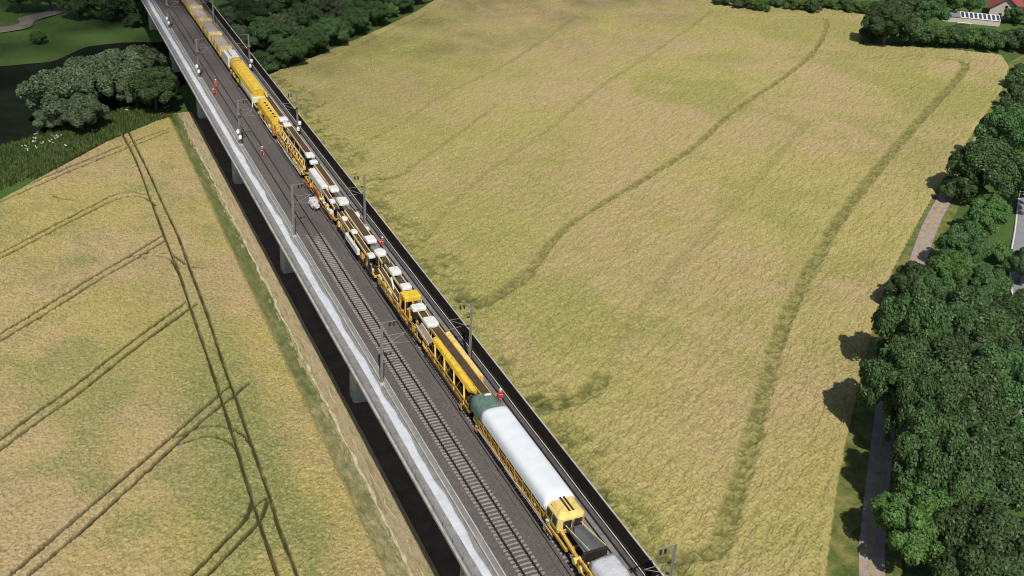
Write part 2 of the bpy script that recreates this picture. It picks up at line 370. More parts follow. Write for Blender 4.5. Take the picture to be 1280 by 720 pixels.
# ---- left crop field
LP = [(-240, 100), (-240, 138), (-140, 172)] + gl([(0, 246), (60, 213), (130, 176), (190, 151), (212, 144)], .7) + [(-9.9, 252), (-9.8, 212), (-10., 171), (-9.9, 137), (-9.8, 102), (-10.0, 60), (-10, 20), (-240, 20)]
def pl(s): return spline(gl(s, .7), 5)
TRAM = [pl(p) for p in (
 [(149, 160), (169, 198), (188, 248), (205, 293), (224, 342), (242, 396), (261.5, 452.5), (276, 497.5), (290, 540), (298, 568), (315, 624), (332, 675), (346, 717), (358, 752)],
 [(157.5, 158), (183, 209), (205, 257), (222, 293), (240, 343), (259, 393), (278, 452), (292.5, 492), (309, 540), (318, 565), (336, 618), (349, 661), (360, 689), (384, 752)],
 [(-70, 270), (0, 244), (93, 205), (157.5, 179.5), (212, 160)], [(-70, 279), (0, 251), (93, 210.5), (160, 184), (212, 164)],
 [(-60, 345), (0, 316), (98, 265), (152, 240), (191, 244)], [(-60, 353), (0, 323), (98, 271), (153, 246), (180, 246), (195, 256)],
 [(-60, 450), (0, 416), (56, 382), (107, 351), (157.5, 321.5), (204, 293)], [(-60, 460), (0, 426), (84, 374), (121, 351), (169, 323), (207, 299)],
 [(157, 321.5), (183, 316), (213, 317), (232, 330)], [(170, 323), (195, 319), (214, 325), (224, 342)],
 [(-60, 590), (0, 549.5), (39, 520), (84, 489), (169, 424), (233, 376.5)], [(-60, 603), (0, 562), (58, 520), (98, 492), (180, 427), (246, 379)],
 [(-30, 757), (14, 718), (112.5, 632.5), (219, 541), (253, 511.5), (287, 482)], [(-8, 757), (36.5, 718), (126.5, 641), (236, 540), (267, 514), (295, 492), (312, 478)],
 [(216.5, 547), (253, 533), (284, 533.5), (306.5, 545), (315, 556.5)], [(225, 555), (253, 545), (275.6, 547), (292.5, 556.5), (299.5, 571)],
 [(205, 752), (239, 718), (287, 669), (306.5, 649), (315, 625.5)], [(224, 752), (259, 718), (304, 672), (326, 648), (334.6, 624)], [(304, 645), (318, 632), (333, 621)],
 [(62, 242), (75, 247), (95, 249)], [(236, 332), (253, 335)])]
def left_z(x, y):
    d = np.full(x.shape, 1e9)
    for it, t in enumerate(TRAM):
        b = [min(p[0] for p in t)-2, max(p[0] for p in t)+2, min(p[1] for p in t)-2, max(p[1] for p in t)+2]
        m = (x > b[0]) & (x < b[1]) & (y > b[2]) & (y < b[3])
        if m.any(): d[m] = np.minimum(d[m], seg_dist(x[m], y[m], t)-(.06 if it > 1 else -.02))
    edge = seg_dist(x, y, LP+[LP[0]]); wob = (vnoise(x, y, .8, 8)-.5)*.16
    tr = 1-sstep(.08, .27, d+wob*.6)
    z = .62+(vnoise(x, y, 1.1, 5)-.5)*.16+(vnoise(x, y, 2.6, 6)-.5)*.16+(rng.random(x.shape)-.5)*.17+(vnoise(x, y, .06, 9)-.5)*.3
    z = z*sstep(-.2, .9, edge)*(1-.85*tr)+.04
    g = sstep(.5, .72, vnoise(x, y, .055, 12)*.65+vnoise(x, y, .2, 13)*.35)*.7
    tA, tB = TRAM[0], TRAM[1]; dm = np.minimum(seg_dist(x, y, tA), seg_dist(x, y, tB))
    g = np.maximum(g, (1-sstep(1.0, 14, dm))*sstep(185, 120, y)*sstep(.2, .5, vnoise(x, y, .09, 14)))
    return z, {'tram': tr, 'green': np.clip(g, 0, 1)*sstep(2., 8, -9.8-x+ (vnoise(x,y,.2,15)-.5)*5)}
xs = np.concatenate([np.arange(-240, -90, 1.5), np.arange(-90, -9.5, .2)]); ys = np.concatenate([np.arange(60, 160, .2), np.arange(160, 262, .3)])
tag(grid_mesh('grain_field_left', xs, ys, left_z, 'crop_left', LP), kind='structure')

# ---- right crop field
RP = [(11.5, 20)] + [(11.5, y) for y in range(40, 270, 10)] + gl([(333, 92), (400, 66), (470, 36), (520, 12), (545, -4)], .7) + [(150, 420), (230, 400)] + gl([(900, -6), (1000, 6), (1087, 14), (1077, 53), (1190, 60), (1254, 68), (1263, 82), (1255, 110), (1228, 150), (1200, 190), (1150, 275), (1118, 335), (1098, 385), (1078, 470), (1062, 540), (1050, 600), (1042, 660), (1034, 725)], .7) + [(28, 55), (22, 20)]
MK = [([(1180, 72), (1205, 78), (1198, 95), (1175, 120), (1130, 170), (1080, 230), (1050, 270), (1015, 330), (980, 400), (957, 480), (935, 560), (918, 620), (906, 665), (890, 688), (850, 692)], 1.25, .8),
 ([(1010, 22), (1033, 26), (1018, 62), (980, 95), (920, 135), (870, 180), (800, 225), (740, 260), (700, 290), (660, 340), (630, 364), (580, 372)], .8, .75),
 ([(890, 12), (860, 35), (800, 75), (740, 115), (680, 165), (620, 205), (570, 250), (528, 300)], .75, .3),
 ([(720, 20), (640, 75), (560, 115), (490, 160), (425, 190)], .65, .32), ([(462, 224), (500, 216), (560, 175), (620, 130)], .5, .45), ([(462, 224), (490, 221), (510, 213)], .7, .7),
 ([(655, 497), (700, 500), (735, 489), (752, 468)], 1.6, 1.0), ([(750, 470), (770, 430), (830, 350), (900, 290)], .5, .25),
 ([(380, 141), (395, 135), (412, 126)], .45, .6), ([(575, 372), (600, 378), (630, 362), (660, 338)], 1.5, 1.0), ([(440, 60), (480, 40), (530, 18)], .5, .4), ([(880, 690), (850, 694), (820, 690), (790, 660), (740, 600), (690, 540)], .9, .5),
 ([(1020, 62), (1075, 66), (1110, 72), (1150, 67), (1195, 71)], .6, .6), ([(752, 468), (790, 400), (850, 320), (930, 240), (1010, 150)], 1.2, .22), ([(985, 20), (1010, 20)], .8, .7), ([(1100, 70), (1085, 73)], .7, .5), ([(1110, 118), (1120, 119)], .8, .4)]
MK = [(spline(gl(p, .7), 5), a, b) for p, a, b in MK]
def right_z(x, y):
    tr = np.zeros(x.shape); lod = np.zeros(x.shape)
    wob = (vnoise(x, y, .5, 21)-.5)*1.4+(vnoise(x, y, 1.6, 22)-.5)*.9
    for t, wd, st in MK:
        b = [min(p[0] for p in t)-9, max(p[0] for p in t)+9, min(p[1] for p in t)-9, max(p[1] for p in t)+9]
        m = (x > b[0]) & (x < b[1]) & (y > b[2]) & (y < b[3])
        d = seg_dist(x[m], y[m], t)
        lod[m] = np.maximum(lod[m], (1-sstep(wd*.55, wd*1.25+.25, d+wob[m]*.4*min(1, wd)))*min(1, st*1.25))
    edge = seg_dist(x, y, RP+[RP[0]])
    a = math.radians(35); xr = x*math.cos(a)+y*math.sin(a); yr = -x*math.sin(a)+y*math.cos(a)
    st = vnoise(xr*.35, yr*1.3, 1., 23)
    z = .64+(st-.5)*.26+(vnoise(xr*.8, yr*2.2, 1., 24)-.5)*.18+(rng.random(x.shape)-.5)*.2+(vnoise(x, y, .05, 25)-.5)*.35
    broken = sstep(.35, .65, vnoise(x, y, .9, 26)*.45+vnoise(x, y, 2.2, 27)*.55)
    z = z*sstep(-.2, 1.2, edge)*(1-.85*lod*(.55+.45*broken))+.04
    bridge = 1-sstep(1., 8, x-20+(vnoise(x, y, .15, 28)-.5)*7)
    g = np.maximum(lod*.9, bridge*.9); g = np.maximum(g, sstep(.52, .75, vnoise(x, y, .03, 29)*.7+vnoise(x, y, .12, 30)*.3)*.8)
    g = np.maximum(g, .55*sstep(100, 30, x)*sstep(70, 170, y)*(.5+.5*sstep(.3, .6, vnoise(x, y, .06, 34)))); z = z-bridge*.25*vnoise(x, y, .6, 31)*(edge > 1)
    return np.maximum(z, .03), {'tram': np.clip(lod*(.3+.7*broken)*.58+bridge*.6*sstep(.45, .7, vnoise(x, y, .7, 32)*.6+vnoise(x, y, 2.1, 33)*.4), 0, 1), 'green': np.clip(g, 0, 1)}
ys = [45.]
while ys[-1] < 425: ys.append(ys[-1]+.26+.30*max(0, ys[-1]-80)/200)
xs = [11.]
while xs[-1] < 275: xs.append(xs[-1]+.30+.2*max(0, xs[-1]-60)/150)
tag(grid_mesh('grain_field_right', np.array(xs), np.array(ys), right_z, 'crop_right', RP), kind='structure')

# ---- farm track, road, path on the far bank
def offset(pts, d):
    out = []
    for i, p in enumerate(pts):
        a = pts[max(i-1, 0)]; b = pts[min(i+1, len(pts)-1)]; dx, dy = b[0]-a[0], b[1]-a[1]; L = math.hypot(dx, dy)
        out.append((p[0]+dy/L*d, p[1]-dx/L*d))
    return out
TC = [(22, 40)] + gl([(1090, 716), (1092, 660), (1100, 580), (1112, 480), (1130, 385), (1160, 290), (1186, 240), (1225, 175), (1262, 125), (1290, 85)]) + [(330, 262)]
tag(ribbon('track_verge', offset(TC, -7.5), offset(TC, 3.6), .02, 'track_grass', 10, 5, .06), kind='structure')
tag(ribbon('farm_track', offset(TC, -1.55), offset(TC, 1.55), .11, 'gravel_track', 8, 5, .015), kind='structure')
tag(ribbon('track_middle_strip', offset(TC, -.38), offset(TC, .38), .135, 'dry_verge', 5, 8, .05), kind='structure')
RC = [(60, 38), (86, 78), (108, 98)] + gl([(1279, 345), (1284, 290)]) + [(176, 158), (240, 205), (330, 255)]
tag(ribbon('road', offset(RC, -2.6), offset(RC, 2.6), .10, 'asphalt', 6, 6, .0), kind='structure')
tag(ribbon('road_edge_line', offset(RC, -2.45), offset(RC, -2.25), .106, 'road_paint', 1, 6, 0), kind='structure')
tag(ribbon('road_edge_line', offset(RC, 2.25), offset(RC, 2.45), .106, 'road_paint', 1, 6, 0), kind='structure')
PC = [(-110, 330)] + gl([(0, 38), (35, 24), (75, 12), (110, -10)])
tag(ribbon('bank_path', offset(PC, -3), offset(PC, 3), .12, 'bank_path', 6, 6, .04), kind='structure')

# ------------------------------------------------------------------ viaduct
S0, S1 = 20., 420.
Z = RT_Z
via = thing('railway_viaduct', 'long concrete railway viaduct on rectangular piers carrying two tracks between the grain fields', 'viaduct', (0, S0, 0))
def vb(mb, name, mats, parent=None):      # viaduct pieces are modelled in world coordinates
    o = mb.build(name, mats); o.parent = parent or via
    o.location = (0, -S0, 0) if o.parent == via else (0, 0, 0)
    return o
vb(MB().prism([(-8.15, Z-.8), (-8.10, Z-.56), (-8.04, Z-.45), (7.9, Z-.45), (8.3, Z-.75), (8.3, Z-1.0), (4.6, Z-1.5), (-4.6, Z-1.5), (-8.0, Z-.95)], S0, S1), 'deck_slab', 'concrete_pier')
vb(MB().prism([(-4.4, Z-1.495), (4.4, Z-1.495), (3.6, Z-4.6), (-3.6, Z-4.6)], S0, S1), 'box_girder', 'concrete_pier')
cap = MB().prism([(-8.28, -.55), (-8.30, -.16), (-8.26, -.12), (-8.08, -.12), (-8.05, -.15), (-8.05, -.44), (-8.1, -.55)], 0, 10.96).mesh('edge_cap', 'concrete')
for k in range(int((S1-S0)/11)):
    o = link('edge_cap', cap, via, (0, 11*k, Z))
vb(MB().box(-8.04, -5.62, S0, S1, Z-.449, Z-.33), 'walkway', 'concrete_walk')
vb(MB().box(-5.60, -5.46, S0, S1, Z-.449, Z-.12).box(-4.98, -4.84, S0, S1, Z-.449, Z-.06), 'cable_trough', 'concrete')
vb(MB().box(-5.459, -4.981, S0, S1, Z-.449, Z-.2), 'trough_lid', 'concrete_walk')
vb(MB().box(5.55, 5.69, S0, S1, Z-.449, Z-.08), 'ballast_curb', 'concrete_walk')
vb(MB().box(5.70, 7.05, S0, S1, Z-.449, Z-.30), 'walkway', 'walk_dark')
vb(MB().box(7.21, 7.99, S0, S1, Z-.449, Z-.36), 'cable_duct_floor', 'duct_dark')
vb(MB().box(7.06, 7.2, S0, S1, Z-.449, Z-.12), 'trough_curb', 'dark_steel')
# railing on the left edge
rl = MB()
for y in np.arange(S0+1, S1, 2.75): rl.box(-7.98, -7.94, y-.03, y+.03, Z-.331, Z+.72)
for zz in (.22, .72): rl.bar((-7.96, S0, Z+zz), (-7.96, S1, Z+zz), .022, 0, 4)
vb(rl, 'railing', 'mast_steel')
# dark barrier on the right edge
bar_e = vb(MB().box(8.0, 8.34, S0, S1, Z-.44, Z-.06), 'barrier_plinth', 'barrier_dark')
pan = MB().box(8.18, 8.28, .06, 4.84, -.05, 1.70)
for zz in np.arange(.1, 1.6, .2): pan.box(8.14, 8.18, .08, 4.82, zz, zz+.09)
pan = pan.mesh('barrier_panel', 'barrier_dark')
post = MB().box(8.13, 8.33, -.055, .055, -.058, 1.75).mesh('barrier_post', 'dark_steel')
bcap = MB().box(8.14, 8.32, 0.02, 4.88, 1.76, 1.81).mesh('barrier_cap', 'concrete')
for k in range(int((S1-S0)/4.9)):
    link('barrier_panel', pan, via, (0, 4.9*k, Z)); link('barrier_post', post, via, (0, 4.9*k, Z)); link('barrier_cap', bcap, via, (0, 4.9*k, Z))
vb(MB().tube([(7.80, y, Z-.06+.03*math.sin(y*.4)) for y in np.arange(S0, S1, 4)], .045, 0, 5), 'cable_pipe', 'white_paint')
# piers
prof = [(-3.7, -.9), (-3.35, -1.25), (-1.6, -1.25), (-1.4, -.95), (1.4, -.95), (1.6, -1.25), (3.35, -1.25), (3.7, -.9), (3.7, .9), (3.35, 1.25), (1.6, 1.25), (1.4, .95), (-1.4, .95), (-1.6, 1.25), (-3.35, 1.25), (-3.7, .9), (-3.7, .35), (-3.45, .25), (-3.45, -.25), (-3.7, -.35)]
pm = MB(); n_ = len(prof); pm.add([(x, y, -2) for x, y in prof]+[(x*.96, y*.92, Z-4.95) for x, y in prof], [(k, (k+1) % n_, n_+(k+1) % n_, n_+k) for k in range(n_)]+[tuple(range(n_))[::-1], tuple(range(n_, 2*n_))])
pm.box(-3.2, 3.2, -1.1, 1.1, Z-4.94, Z-4.6); pm = pm.mesh('pier', 'concrete_pier')
for k in range(-1, 7):
    y = 123.2+43.0*k
    p = link('pier', pm, via, (0, y-S0, 0))
# white fleece strip on the walkway
fl = MB(); vs = []; fs = []; ysf = np.arange(40, 400, .7); nc = 7
for i, y in enumerate(ysf):
    far = 1 if y < 190 else .4
    x0 = -6.95+.10*math.sin(y*.13)*far+random.uniform(-.03, .03); x1 = -5.98+(.13*math.sin(y*.42)+.06*math.sin(y*1.1+1)+random.uniform(-.03, .03))*far
    for k in range(nc):
        t = k/(nc-1); vs.append((x0+(x1-x0)*t, y, Z-.29+.035*math.sin(math.pi*t)+random.uniform(0, .015)*(0 < k < nc-1)))
for i in range(len(ysf)-1):
    for k in range(nc-1): fs.append((i*nc+k, i*nc+k+1, (i+1)*nc+k+1, (i+1)*nc+k))
m = len(vs); vs += [(x, y, z-.035) for x, y, z in vs]; fs += [tuple(i+m for i in f)[::-1] for f in fs]
for i in range(len(ysf)-1):
    for k in (0, nc-1): a = i*nc+k; b = a+nc; fs.append((a, b, b+m, a+m))
fl.add(vs, fs); tag(smooth(fl.build('fleece_sheet', 'fleece')), 'long white protective fleece sheet with a wavy edge lying along the left walkway', 'fleece sheet')

# ------------------------------------------------------------------ tracks
def ballast_grid(name, x0, x1, y0, y1, zf, parent):
    xs = np.linspace(x0, x1, int((x1-x0)/.24)); ys = np.arange(y0, y1, .5)
    def f(x, y): return zf(x, y)+(vnoise(x, y, .7, 41)-.5)*.05+(rng.random(x.shape)-.5)*.03, {}
    o = grid_mesh(name, xs, ys, f, 'ballast'); o.parent = parent; o.location = -parent.location; return o
TL, TRK = -2.40, 2.75
def zl(x, y):
    base = Z-.275+.19*sstep(143, 152, y)*(np.abs(x-TL) < 1.25)
    base = np.where(np.abs(np.abs(x-TL)-.75) < .2, base-.1*sstep(143, 152, y), base)
    return base-.12*sstep(1.7, 2.4, np.abs(x-TL))
trk = thing('railway_track', 'empty left railway track with pale concrete sleepers and dark rails on the viaduct', 'railway track', (TL, S0, Z))
b_ = ballast_grid('ballast', -4.82, .42, S0, S1, zl, trk); tag(b_, kind='stuff')
railp = [(-.075, -.17), (.075, -.17), (.075, -.155), (.012, -.135), (.012, -.045), (.036, -.035), (.036, 0), (-.036, 0), (-.036, -.035), (-.012, -.045), (-.012, -.135), (-.075, -.155)]
railm = MB().prism(railp, 0, S1-S0).mesh('rail', 'rail_steel')
for s in (-.753, .753): link('rail', railm, trk, (s, 0, 0))
sp = MB(); secs = [(-1.3, .15, .205), (-1.28, .15, .20), (-.55, .15, .20), (-.45, .11, .165), (.45, .11, .165), (.55, .15, .20), (1.28, .15, .20), (1.3, .15, .205)]
vs = []; fs = []
for (x, hw, h) in secs: vs += [(x, -.15, -.385), (x, .15, -.385), (x, hw*.75, -.385+h), (x, -hw*.75, -.385+h)]
for i in range(len(secs)-1):
    for j in range(4): fs.append((4*i+j, 4*i+(j+1) % 4, 4*i+4+(j+1) % 4, 4*i+4+j))
fs += [(3, 2, 1, 0), tuple(4*(len(secs)-1)+j for j in range(4))]
sp.add(vs, fs)
for s in (-.753, .753): sp.box(s-.19, s-.08, -.07, .07, -.19, -.15, 1).box(s+.08, s+.19, -.07, .07, -.19, -.15, 1)
sleeper = sp.mesh('sleeper', ['sleeper_concrete', 'dark_steel'])
for k in range(164):
    o = link('sleeper', sleeper, trk, (random.uniform(-.015, .015), 29+.6*k, .005)); o.rotation_euler = (0, 0, random.uniform(-.006, .006))
trk2 = thing('railway_track', 'right railway track on dark ballast mostly hidden beneath the work train', 'railway track', (TRK, S0, Z))
b_ = ballast_grid('ballast', .43, 5.54, S0, S1, lambda x, y: Z-.26-.10*sstep(1.8, 2.3, np.abs(x-TRK)), trk2); tag(b_, kind='stuff')
for s in (-.753, .753): link('rail', railm, trk2, (s, 0, 0))
for k in range(110): link('sleeper', sleeper, trk2, (0, 29+.6*k, -.005))
tag(MB().prism(railp, 0, 260).build('loose_rail', 'rail_steel', None, (1.02, 45, Z-.13)), 'long dark spare rail on the ballast along the left side of the train', 'rail')
tag(MB().prism(railp, 0, 170).build('loose_rail', 'rail_steel', None, (6.35, 45, Z-.13)), 'long dark spare rail lying on the right walkway beside the work train', 'rail')

# ------------------------------------------------------------------ catenary masts
def mast(x, y, side, label, weights=False, arm=True, group='catenary masts along the viaduct'):
    t = thing('catenary_mast', label, 'mast', (x, y, Z-.33), group); H = 8.9
    m = MB()
    for sx in (-1, 1):
        m.beam((sx*.12, 0, .3), (sx*.085, 0, H), .05, .14)
    m.beam((0, 0, .3), (0, 0, H), .17, .03)
    m.build('pole', 'mast_steel', t)
    MB().box(-.32, .32, -.32, .32, -.1, .32, 0, .06).build('foundation', 'concrete', t)
    if arm:
        d = side
        MB().beam((0, 0, H-.12), (d*1.75, 0, H-.05), .09, .09).build('top_arm', 'mast_steel', t)
        a = MB().bar((d*.2, 0, 6.9), (d*3.0, 0, 6.95), .035).bar((d*.2, 0, 5.5), (d*2.9, 0, 6.9), .04).bar((d*1.3, 0, 5.75), (d*3.5, -.2, 5.65), .028)
        a.build('cantilever', 'mast_steel', t)
        for (p, q) in (((d*1.05, 0, H-.1), (d*1.0, 0, H-.75)), ((d*1.55, 0, H-.1), (d*1.5, 0, H-.75)), ((d*.2, 0, 6.9), (d*.62, 0, 6.9)), ((d*.2, 0, 5.5), (d*.6, 0, 5.71))):
            i_ = MB(); P_ = Vector(p); Q_ = Vector(q)
            i_.bar(P_, Q_, .05)
            for k in range(5): c_ = P_.lerp(Q_, .15+.17*k); dd = (Q_-P_).normalized()*.03; i_.bar(c_-dd, c_+dd, .12, 0, 8)
            i_.build('insulator', 'insulator', t)
    MB().box(.17, .3, -.08, .08, 1.0, 3.1).build('cable_duct', 'dark_steel', t)
    if weights:
        for q in range(2): MB().lathe((-.06-side*.35*q, -.42, 1.4+1.15*q), [(.1, 0), (.30, .08), (.32, .45), (.24, .75), (.05, .82)], 10).build('tension_weight', 'weight_white', t)
        MB().bar((-.05, -.42, .3), (-.05, -.42, 6.2), .03).build('guide_rod', 'mast_steel', t)
        MB().lathe((-.05, -.42, 6.2), [(.05, 0), (.35, .05), (.35, .12), (.05, .17)], 12).build('tension_wheel', 'mast_steel', t)
ml = [(-5.62, 103.0, 'nearest grey catenary mast on the left, its arm over the bare track', 0), (-5.5, 147.2, 'second grey catenary mast from the front on the left walkway', 0), (-5.2, 189.2, 'third left catenary mast, with white tension weights hanging at its foot', 1),
      (-5.4, 232.5, 'fourth left catenary mast, with two white weights, near the far orange workers', 1), (-5.5, 275.5, 'fifth left catenary mast far along the viaduct with one pale weight', 1), (-5.6, 319, 'farthest left catenary mast at the top edge of the picture', 0)]
for x, y, lb, wt in ml: mast(x, y, 1, lb, wt)
mr = [(6.75, 57.2, 'catenary mast whose head rises in front of the grain at the bottom edge', 0), (6.45, 104.0, 'catenary mast beside the bright yellow conveyor wagon, seen against the right field', 0), (6.2, 147.8, 'catenary mast on the right beside the white conveyor hoods, middle of the train', 0),
      (6.2, 190.8, 'right catenary mast with two white tension weights above the darker grain', 1), (6.2, 234.0, 'right catenary mast with white weights standing in front of the riverside wood', 1), (6.2, 278.5, 'far right catenary mast beside the loaded hopper wagons', 0)]
for x, y, lb, wt in mr: mast(x, y, -1, lb, wt)

# ------------------------------------------------------------------ work train (local: x lateral, y along, z above rail top)
def mk_bogie():
    root = MB()
    for sx in (-1, 1):
        root.prism([(sx*1.0-.09, .42), (sx*1.0+.09, .42), (sx*1.0+.09, .72), (sx*1.0-.09, .72)], -1.45, 1.45)
        for yy in (-.9, .9): root.box(sx*1.0-.14, sx*1.0+.14, yy-.2, yy+.2, .32, .62)
    root.box(-1.0, 1.0, -.25, .25, .5, .85)
    bm_ = root.mesh('bogie', 'dark_steel'); wm = MB()
    for sx in (-1, 1): wm.bar((sx*.68, 0, .44), (sx*.82, 0, .44), .44, 0, 16).bar((sx*.66, 0, .44), (sx*.69, 0, .44), .48, 0, 16)
    wm.bar((-.7, 0, .44), (.7, 0, .44), .08)
    return bm_, wm.mesh('wheelset', 'rail_steel')
BG, WS = mk_bogie()
def bogie(t, y):
    b = link('bogie', BG, t, (0, y, 0))
    for yy in (-.9, .9): link('wheelset', WS, b, (0, yy, .02))
def wagon(name, label, cat, y0, y1, frame='yellow', bog=None):
    t = thing(name, label, cat, (TRK, y0, Z), None); L = y1-y0
    m = MB(); m.box(-1.32, -1.12, .5, L-.5, .92, 1.24).box(1.12, 1.32, .5, L-.5, .92, 1.24).box(-1.12, 1.12, .5, .8, .92, 1.2).box(-1.12, 1.12, L-.8, L-.5, .92, 1.2)
    for y in np.arange(2.5, L-1.5, 2.2): m.box(-1.12, 1.12, y, y+.15, .95, 1.18)
    m.build('underframe', frame, t); MB().box(-1.10, 1.10, .82, L-.82, 1.185, 1.235).build('deck_plate', 'dark_steel', t)
    for y in (bog or (2.6, L-2.6)): bogie(t, y)
    for y, d in ((.5, -1), (L-.5, 1)):
        for sx in (-.87, .87): MB().bar((sx, y, 1.06), (sx, y+d*.3, 1.06), .09).bar((sx, y+d*.3, 1.06), (sx, y+d*.38, 1.06), .21, 0, 10).build('buffer', 'dark_steel', t)
        MB().box(-.12, .12, min(y, y+d*.45), max(y, y+d*.45), .95, 1.15).build('coupler', 'dark_steel', t)
    return t
def beltway(t, x, y0, z0, y1, z1, wd=1.0, belt='belt', rail='yellow_cream', legs=True, side=.16):
    a = Vector((x, y0, z0)); b = Vector((x, y1, z1))
    m = MB(); n = 10; vs = []; fs = []
    prof = [(-wd/2, .14), (-wd*.3, .02), (0, -.02), (wd*.3, .02), (wd/2, .14), (wd/2, .10), (0, -.08), (-wd/2, .10)]
    for p in (a, b):
        for (px, pz) in prof: vs.append((p.x+px, p.y, p.z+pz))
    k = len(prof); fs = [(i, (i+1) % k, k+(i+1) % k, k+i) for i in range(k)]+[tuple(range(k)), tuple(range(2*k-1, k-1, -1))]
    m.add(vs, fs); m.build('conveyor_belt', belt, t)
    for s in (-1, 1): MB().beam((x+s*(wd/2+.07), y0, z0+.02), (x+s*(wd/2+.07), y1, z1+.02), .12, .34).build('side_beam', rail, t)
    lg = MB()
    for q in np.linspace(.12, .88, max(2, int(abs(y1-y0)/3.5))):
        c = a.lerp(b, q)
        for s in (-1, 1): lg.beam((x+s*(wd/2+.05), c.y, 1.2), (x+s*(wd/2+.05), c.y, c.z-.1), .09, .09)
        lg.beam((x-wd/2-.1, c.y, c.z-.2), (x+wd/2+.1, c.y, c.z-.2), .08, .08)
    if legs: lg.build('support_frame', rail, t)
    ro = MB()
    for yy in (y0, y1): zz = z0 if yy == y0 else z1; ro.bar((x-wd/2, yy, zz-.02), (x+wd/2, yy, zz-.02), .13, 0, 8)
    ro.build('drum', 'dark_steel', t)
def hood(t, x, y, z, wx, wy, h, mat='white_paint', name='hood', rnd=.3):
    m = MB(); s = 6; vs = []; fs = []
    pr = [(1., 0), (1., .45), (.97, .72), (.90, .9), (random.uniform(.6, .85), 1.)]
    nn = 16; e = random.choice([3.2, 6, 9]); top = random.uniform(.62, .9)
    for r, zz in pr:
        for k in range(nn):
            tt = 2*math.pi*(k+.5)/nn; c, s2 = math.cos(tt), math.sin(tt)
            vs.append((x+wx/2*r*math.copysign(abs(c)**(2/e), c), y+wy/2*r*math.copysign(abs(s2)**(2/e), s2), z+h*zz))
    for i in range(len(pr)-1):
        for k in range(nn): fs.append((i*nn+k, i*nn+(k+1) % nn, (i+1)*nn+(k+1) % nn, (i+1)*nn+k))
    fs += [tuple(range(nn))[::-1], tuple(range((len(pr)-1)*nn, len(pr)*nn))]
    o = m.add(vs, fs).build(name, mat, t); return o
def truss(t, x, y0, y1, z0, z1, mat='yellow', name='side_truss', st=1.6, th=.12):
    m = MB(); m.beam((x, y0, z0), (x, y1, z0), th, th*1.3).beam((x, y0, z1), (x, y1, z1), th, th*1.3)
    ys = np.linspace(y0, y1, max(2, int(abs(y1-y0)/st)+1))
    for i, y in enumerate(ys):
        m.beam((x, y, z0), (x, y, z1), th*.8, th*.8)
        if i+1 < len(ys): a, b = (z0, z1) if i % 2 else (z1, z0); m.beam((x, y, a), (x, ys[i+1], b), th*.7, th*.7)
    m.build(name, mat, t)
def pipes(t, x, y0, y1, z, mat='dark_steel', k=2):
    for q in range(k):
        p = [(x+random.uniform(-.05, .05), y, z+.16*q+random.uniform(-.12, .12)) for y in np.linspace(y0, y1, 7)]
        MB().tube(p, .05, 0, 6).build('hose', mat, t)
def clutter(t, x0, x1, y0, y1, z, k, mats=('yellow', 'yellow_cream', 'dark_steel', 'orange', 'grey_steel'), hmax=.9):
    for q in range(int(k*1.8)):
        y = random.uniform(y0, y1); x = random.uniform(x0, x1); mt = random.choice(mats); ty = random.random()
        if ty < .4:
            a, b, c = random.uniform(.2, .5), random.uniform(.3, .9), random.uniform(.25, hmax)
            MB().box(x-a/2, x+a/2, y-b/2, y+b/2, z-.02, z+c, 0, .05).box(x-a*.3, x+a*.3, y-b*.3, y+b*.3, z+c-.01, z+c+.08, 0, .03).build('equipment_box', mt, t)
        elif ty < .6:
            r = random.uniform(.1, .22); MB().bar((x, y, z+r), (x, y+random.uniform(.5, 1.2), z+r), r, 0, 10).build('cylinder_tank', mt, t)
        elif ty < .85:
            MB().beam((x, y, z), (x+random.uniform(-.15, .15), y+random.uniform(-1.2, 1.2), z+random.uniform(.5, 1.6)), .11, .11).build('strut', mt, t)
        else:
            MB().lathe((x, y, z-.02), [(.08, 0), (.08, .3), (.26, .34), (.26, .5), (.1, .56)], 10).build('drive_motor', mt, t)
def arm(t, x, y, mat='yellow_cream'):
    MB().tube([(x, y, 1.2), (x-.25, y+.4, 2.4), (x-.2, y+1.6, 3.2), (x+.1, y+2.3, 3.0)], .09, 0, 6).build('crane_arm', mat, t)

def railing(t, x, y0, y1, z, mat='yellow'):
    m = MB()
    for y in np.arange(y0, y1+.01, 1.4): m.bar((x, y, z), (x, y, z+1.0), .025, 0, 5)
    for zz in (.5, 1.0): m.bar((x, y0, z+zz), (x, y1, z+zz), .022, 0, 5)
    m.build('handrail', mat, t)
def steps(t, x, y, mat='yellow'):
    m = MB()
    for z in (.45, .72, 1.0): m.box(x-.12, x+.1, y-.25, y+.25, z, z+.04)
    m.box(x-.12, x-.09, y-.27, y-.25, .4, 1.3).box(x-.12, x-.09, y+.25, y+.27, .4, 1.3); m.build('step', mat, t)

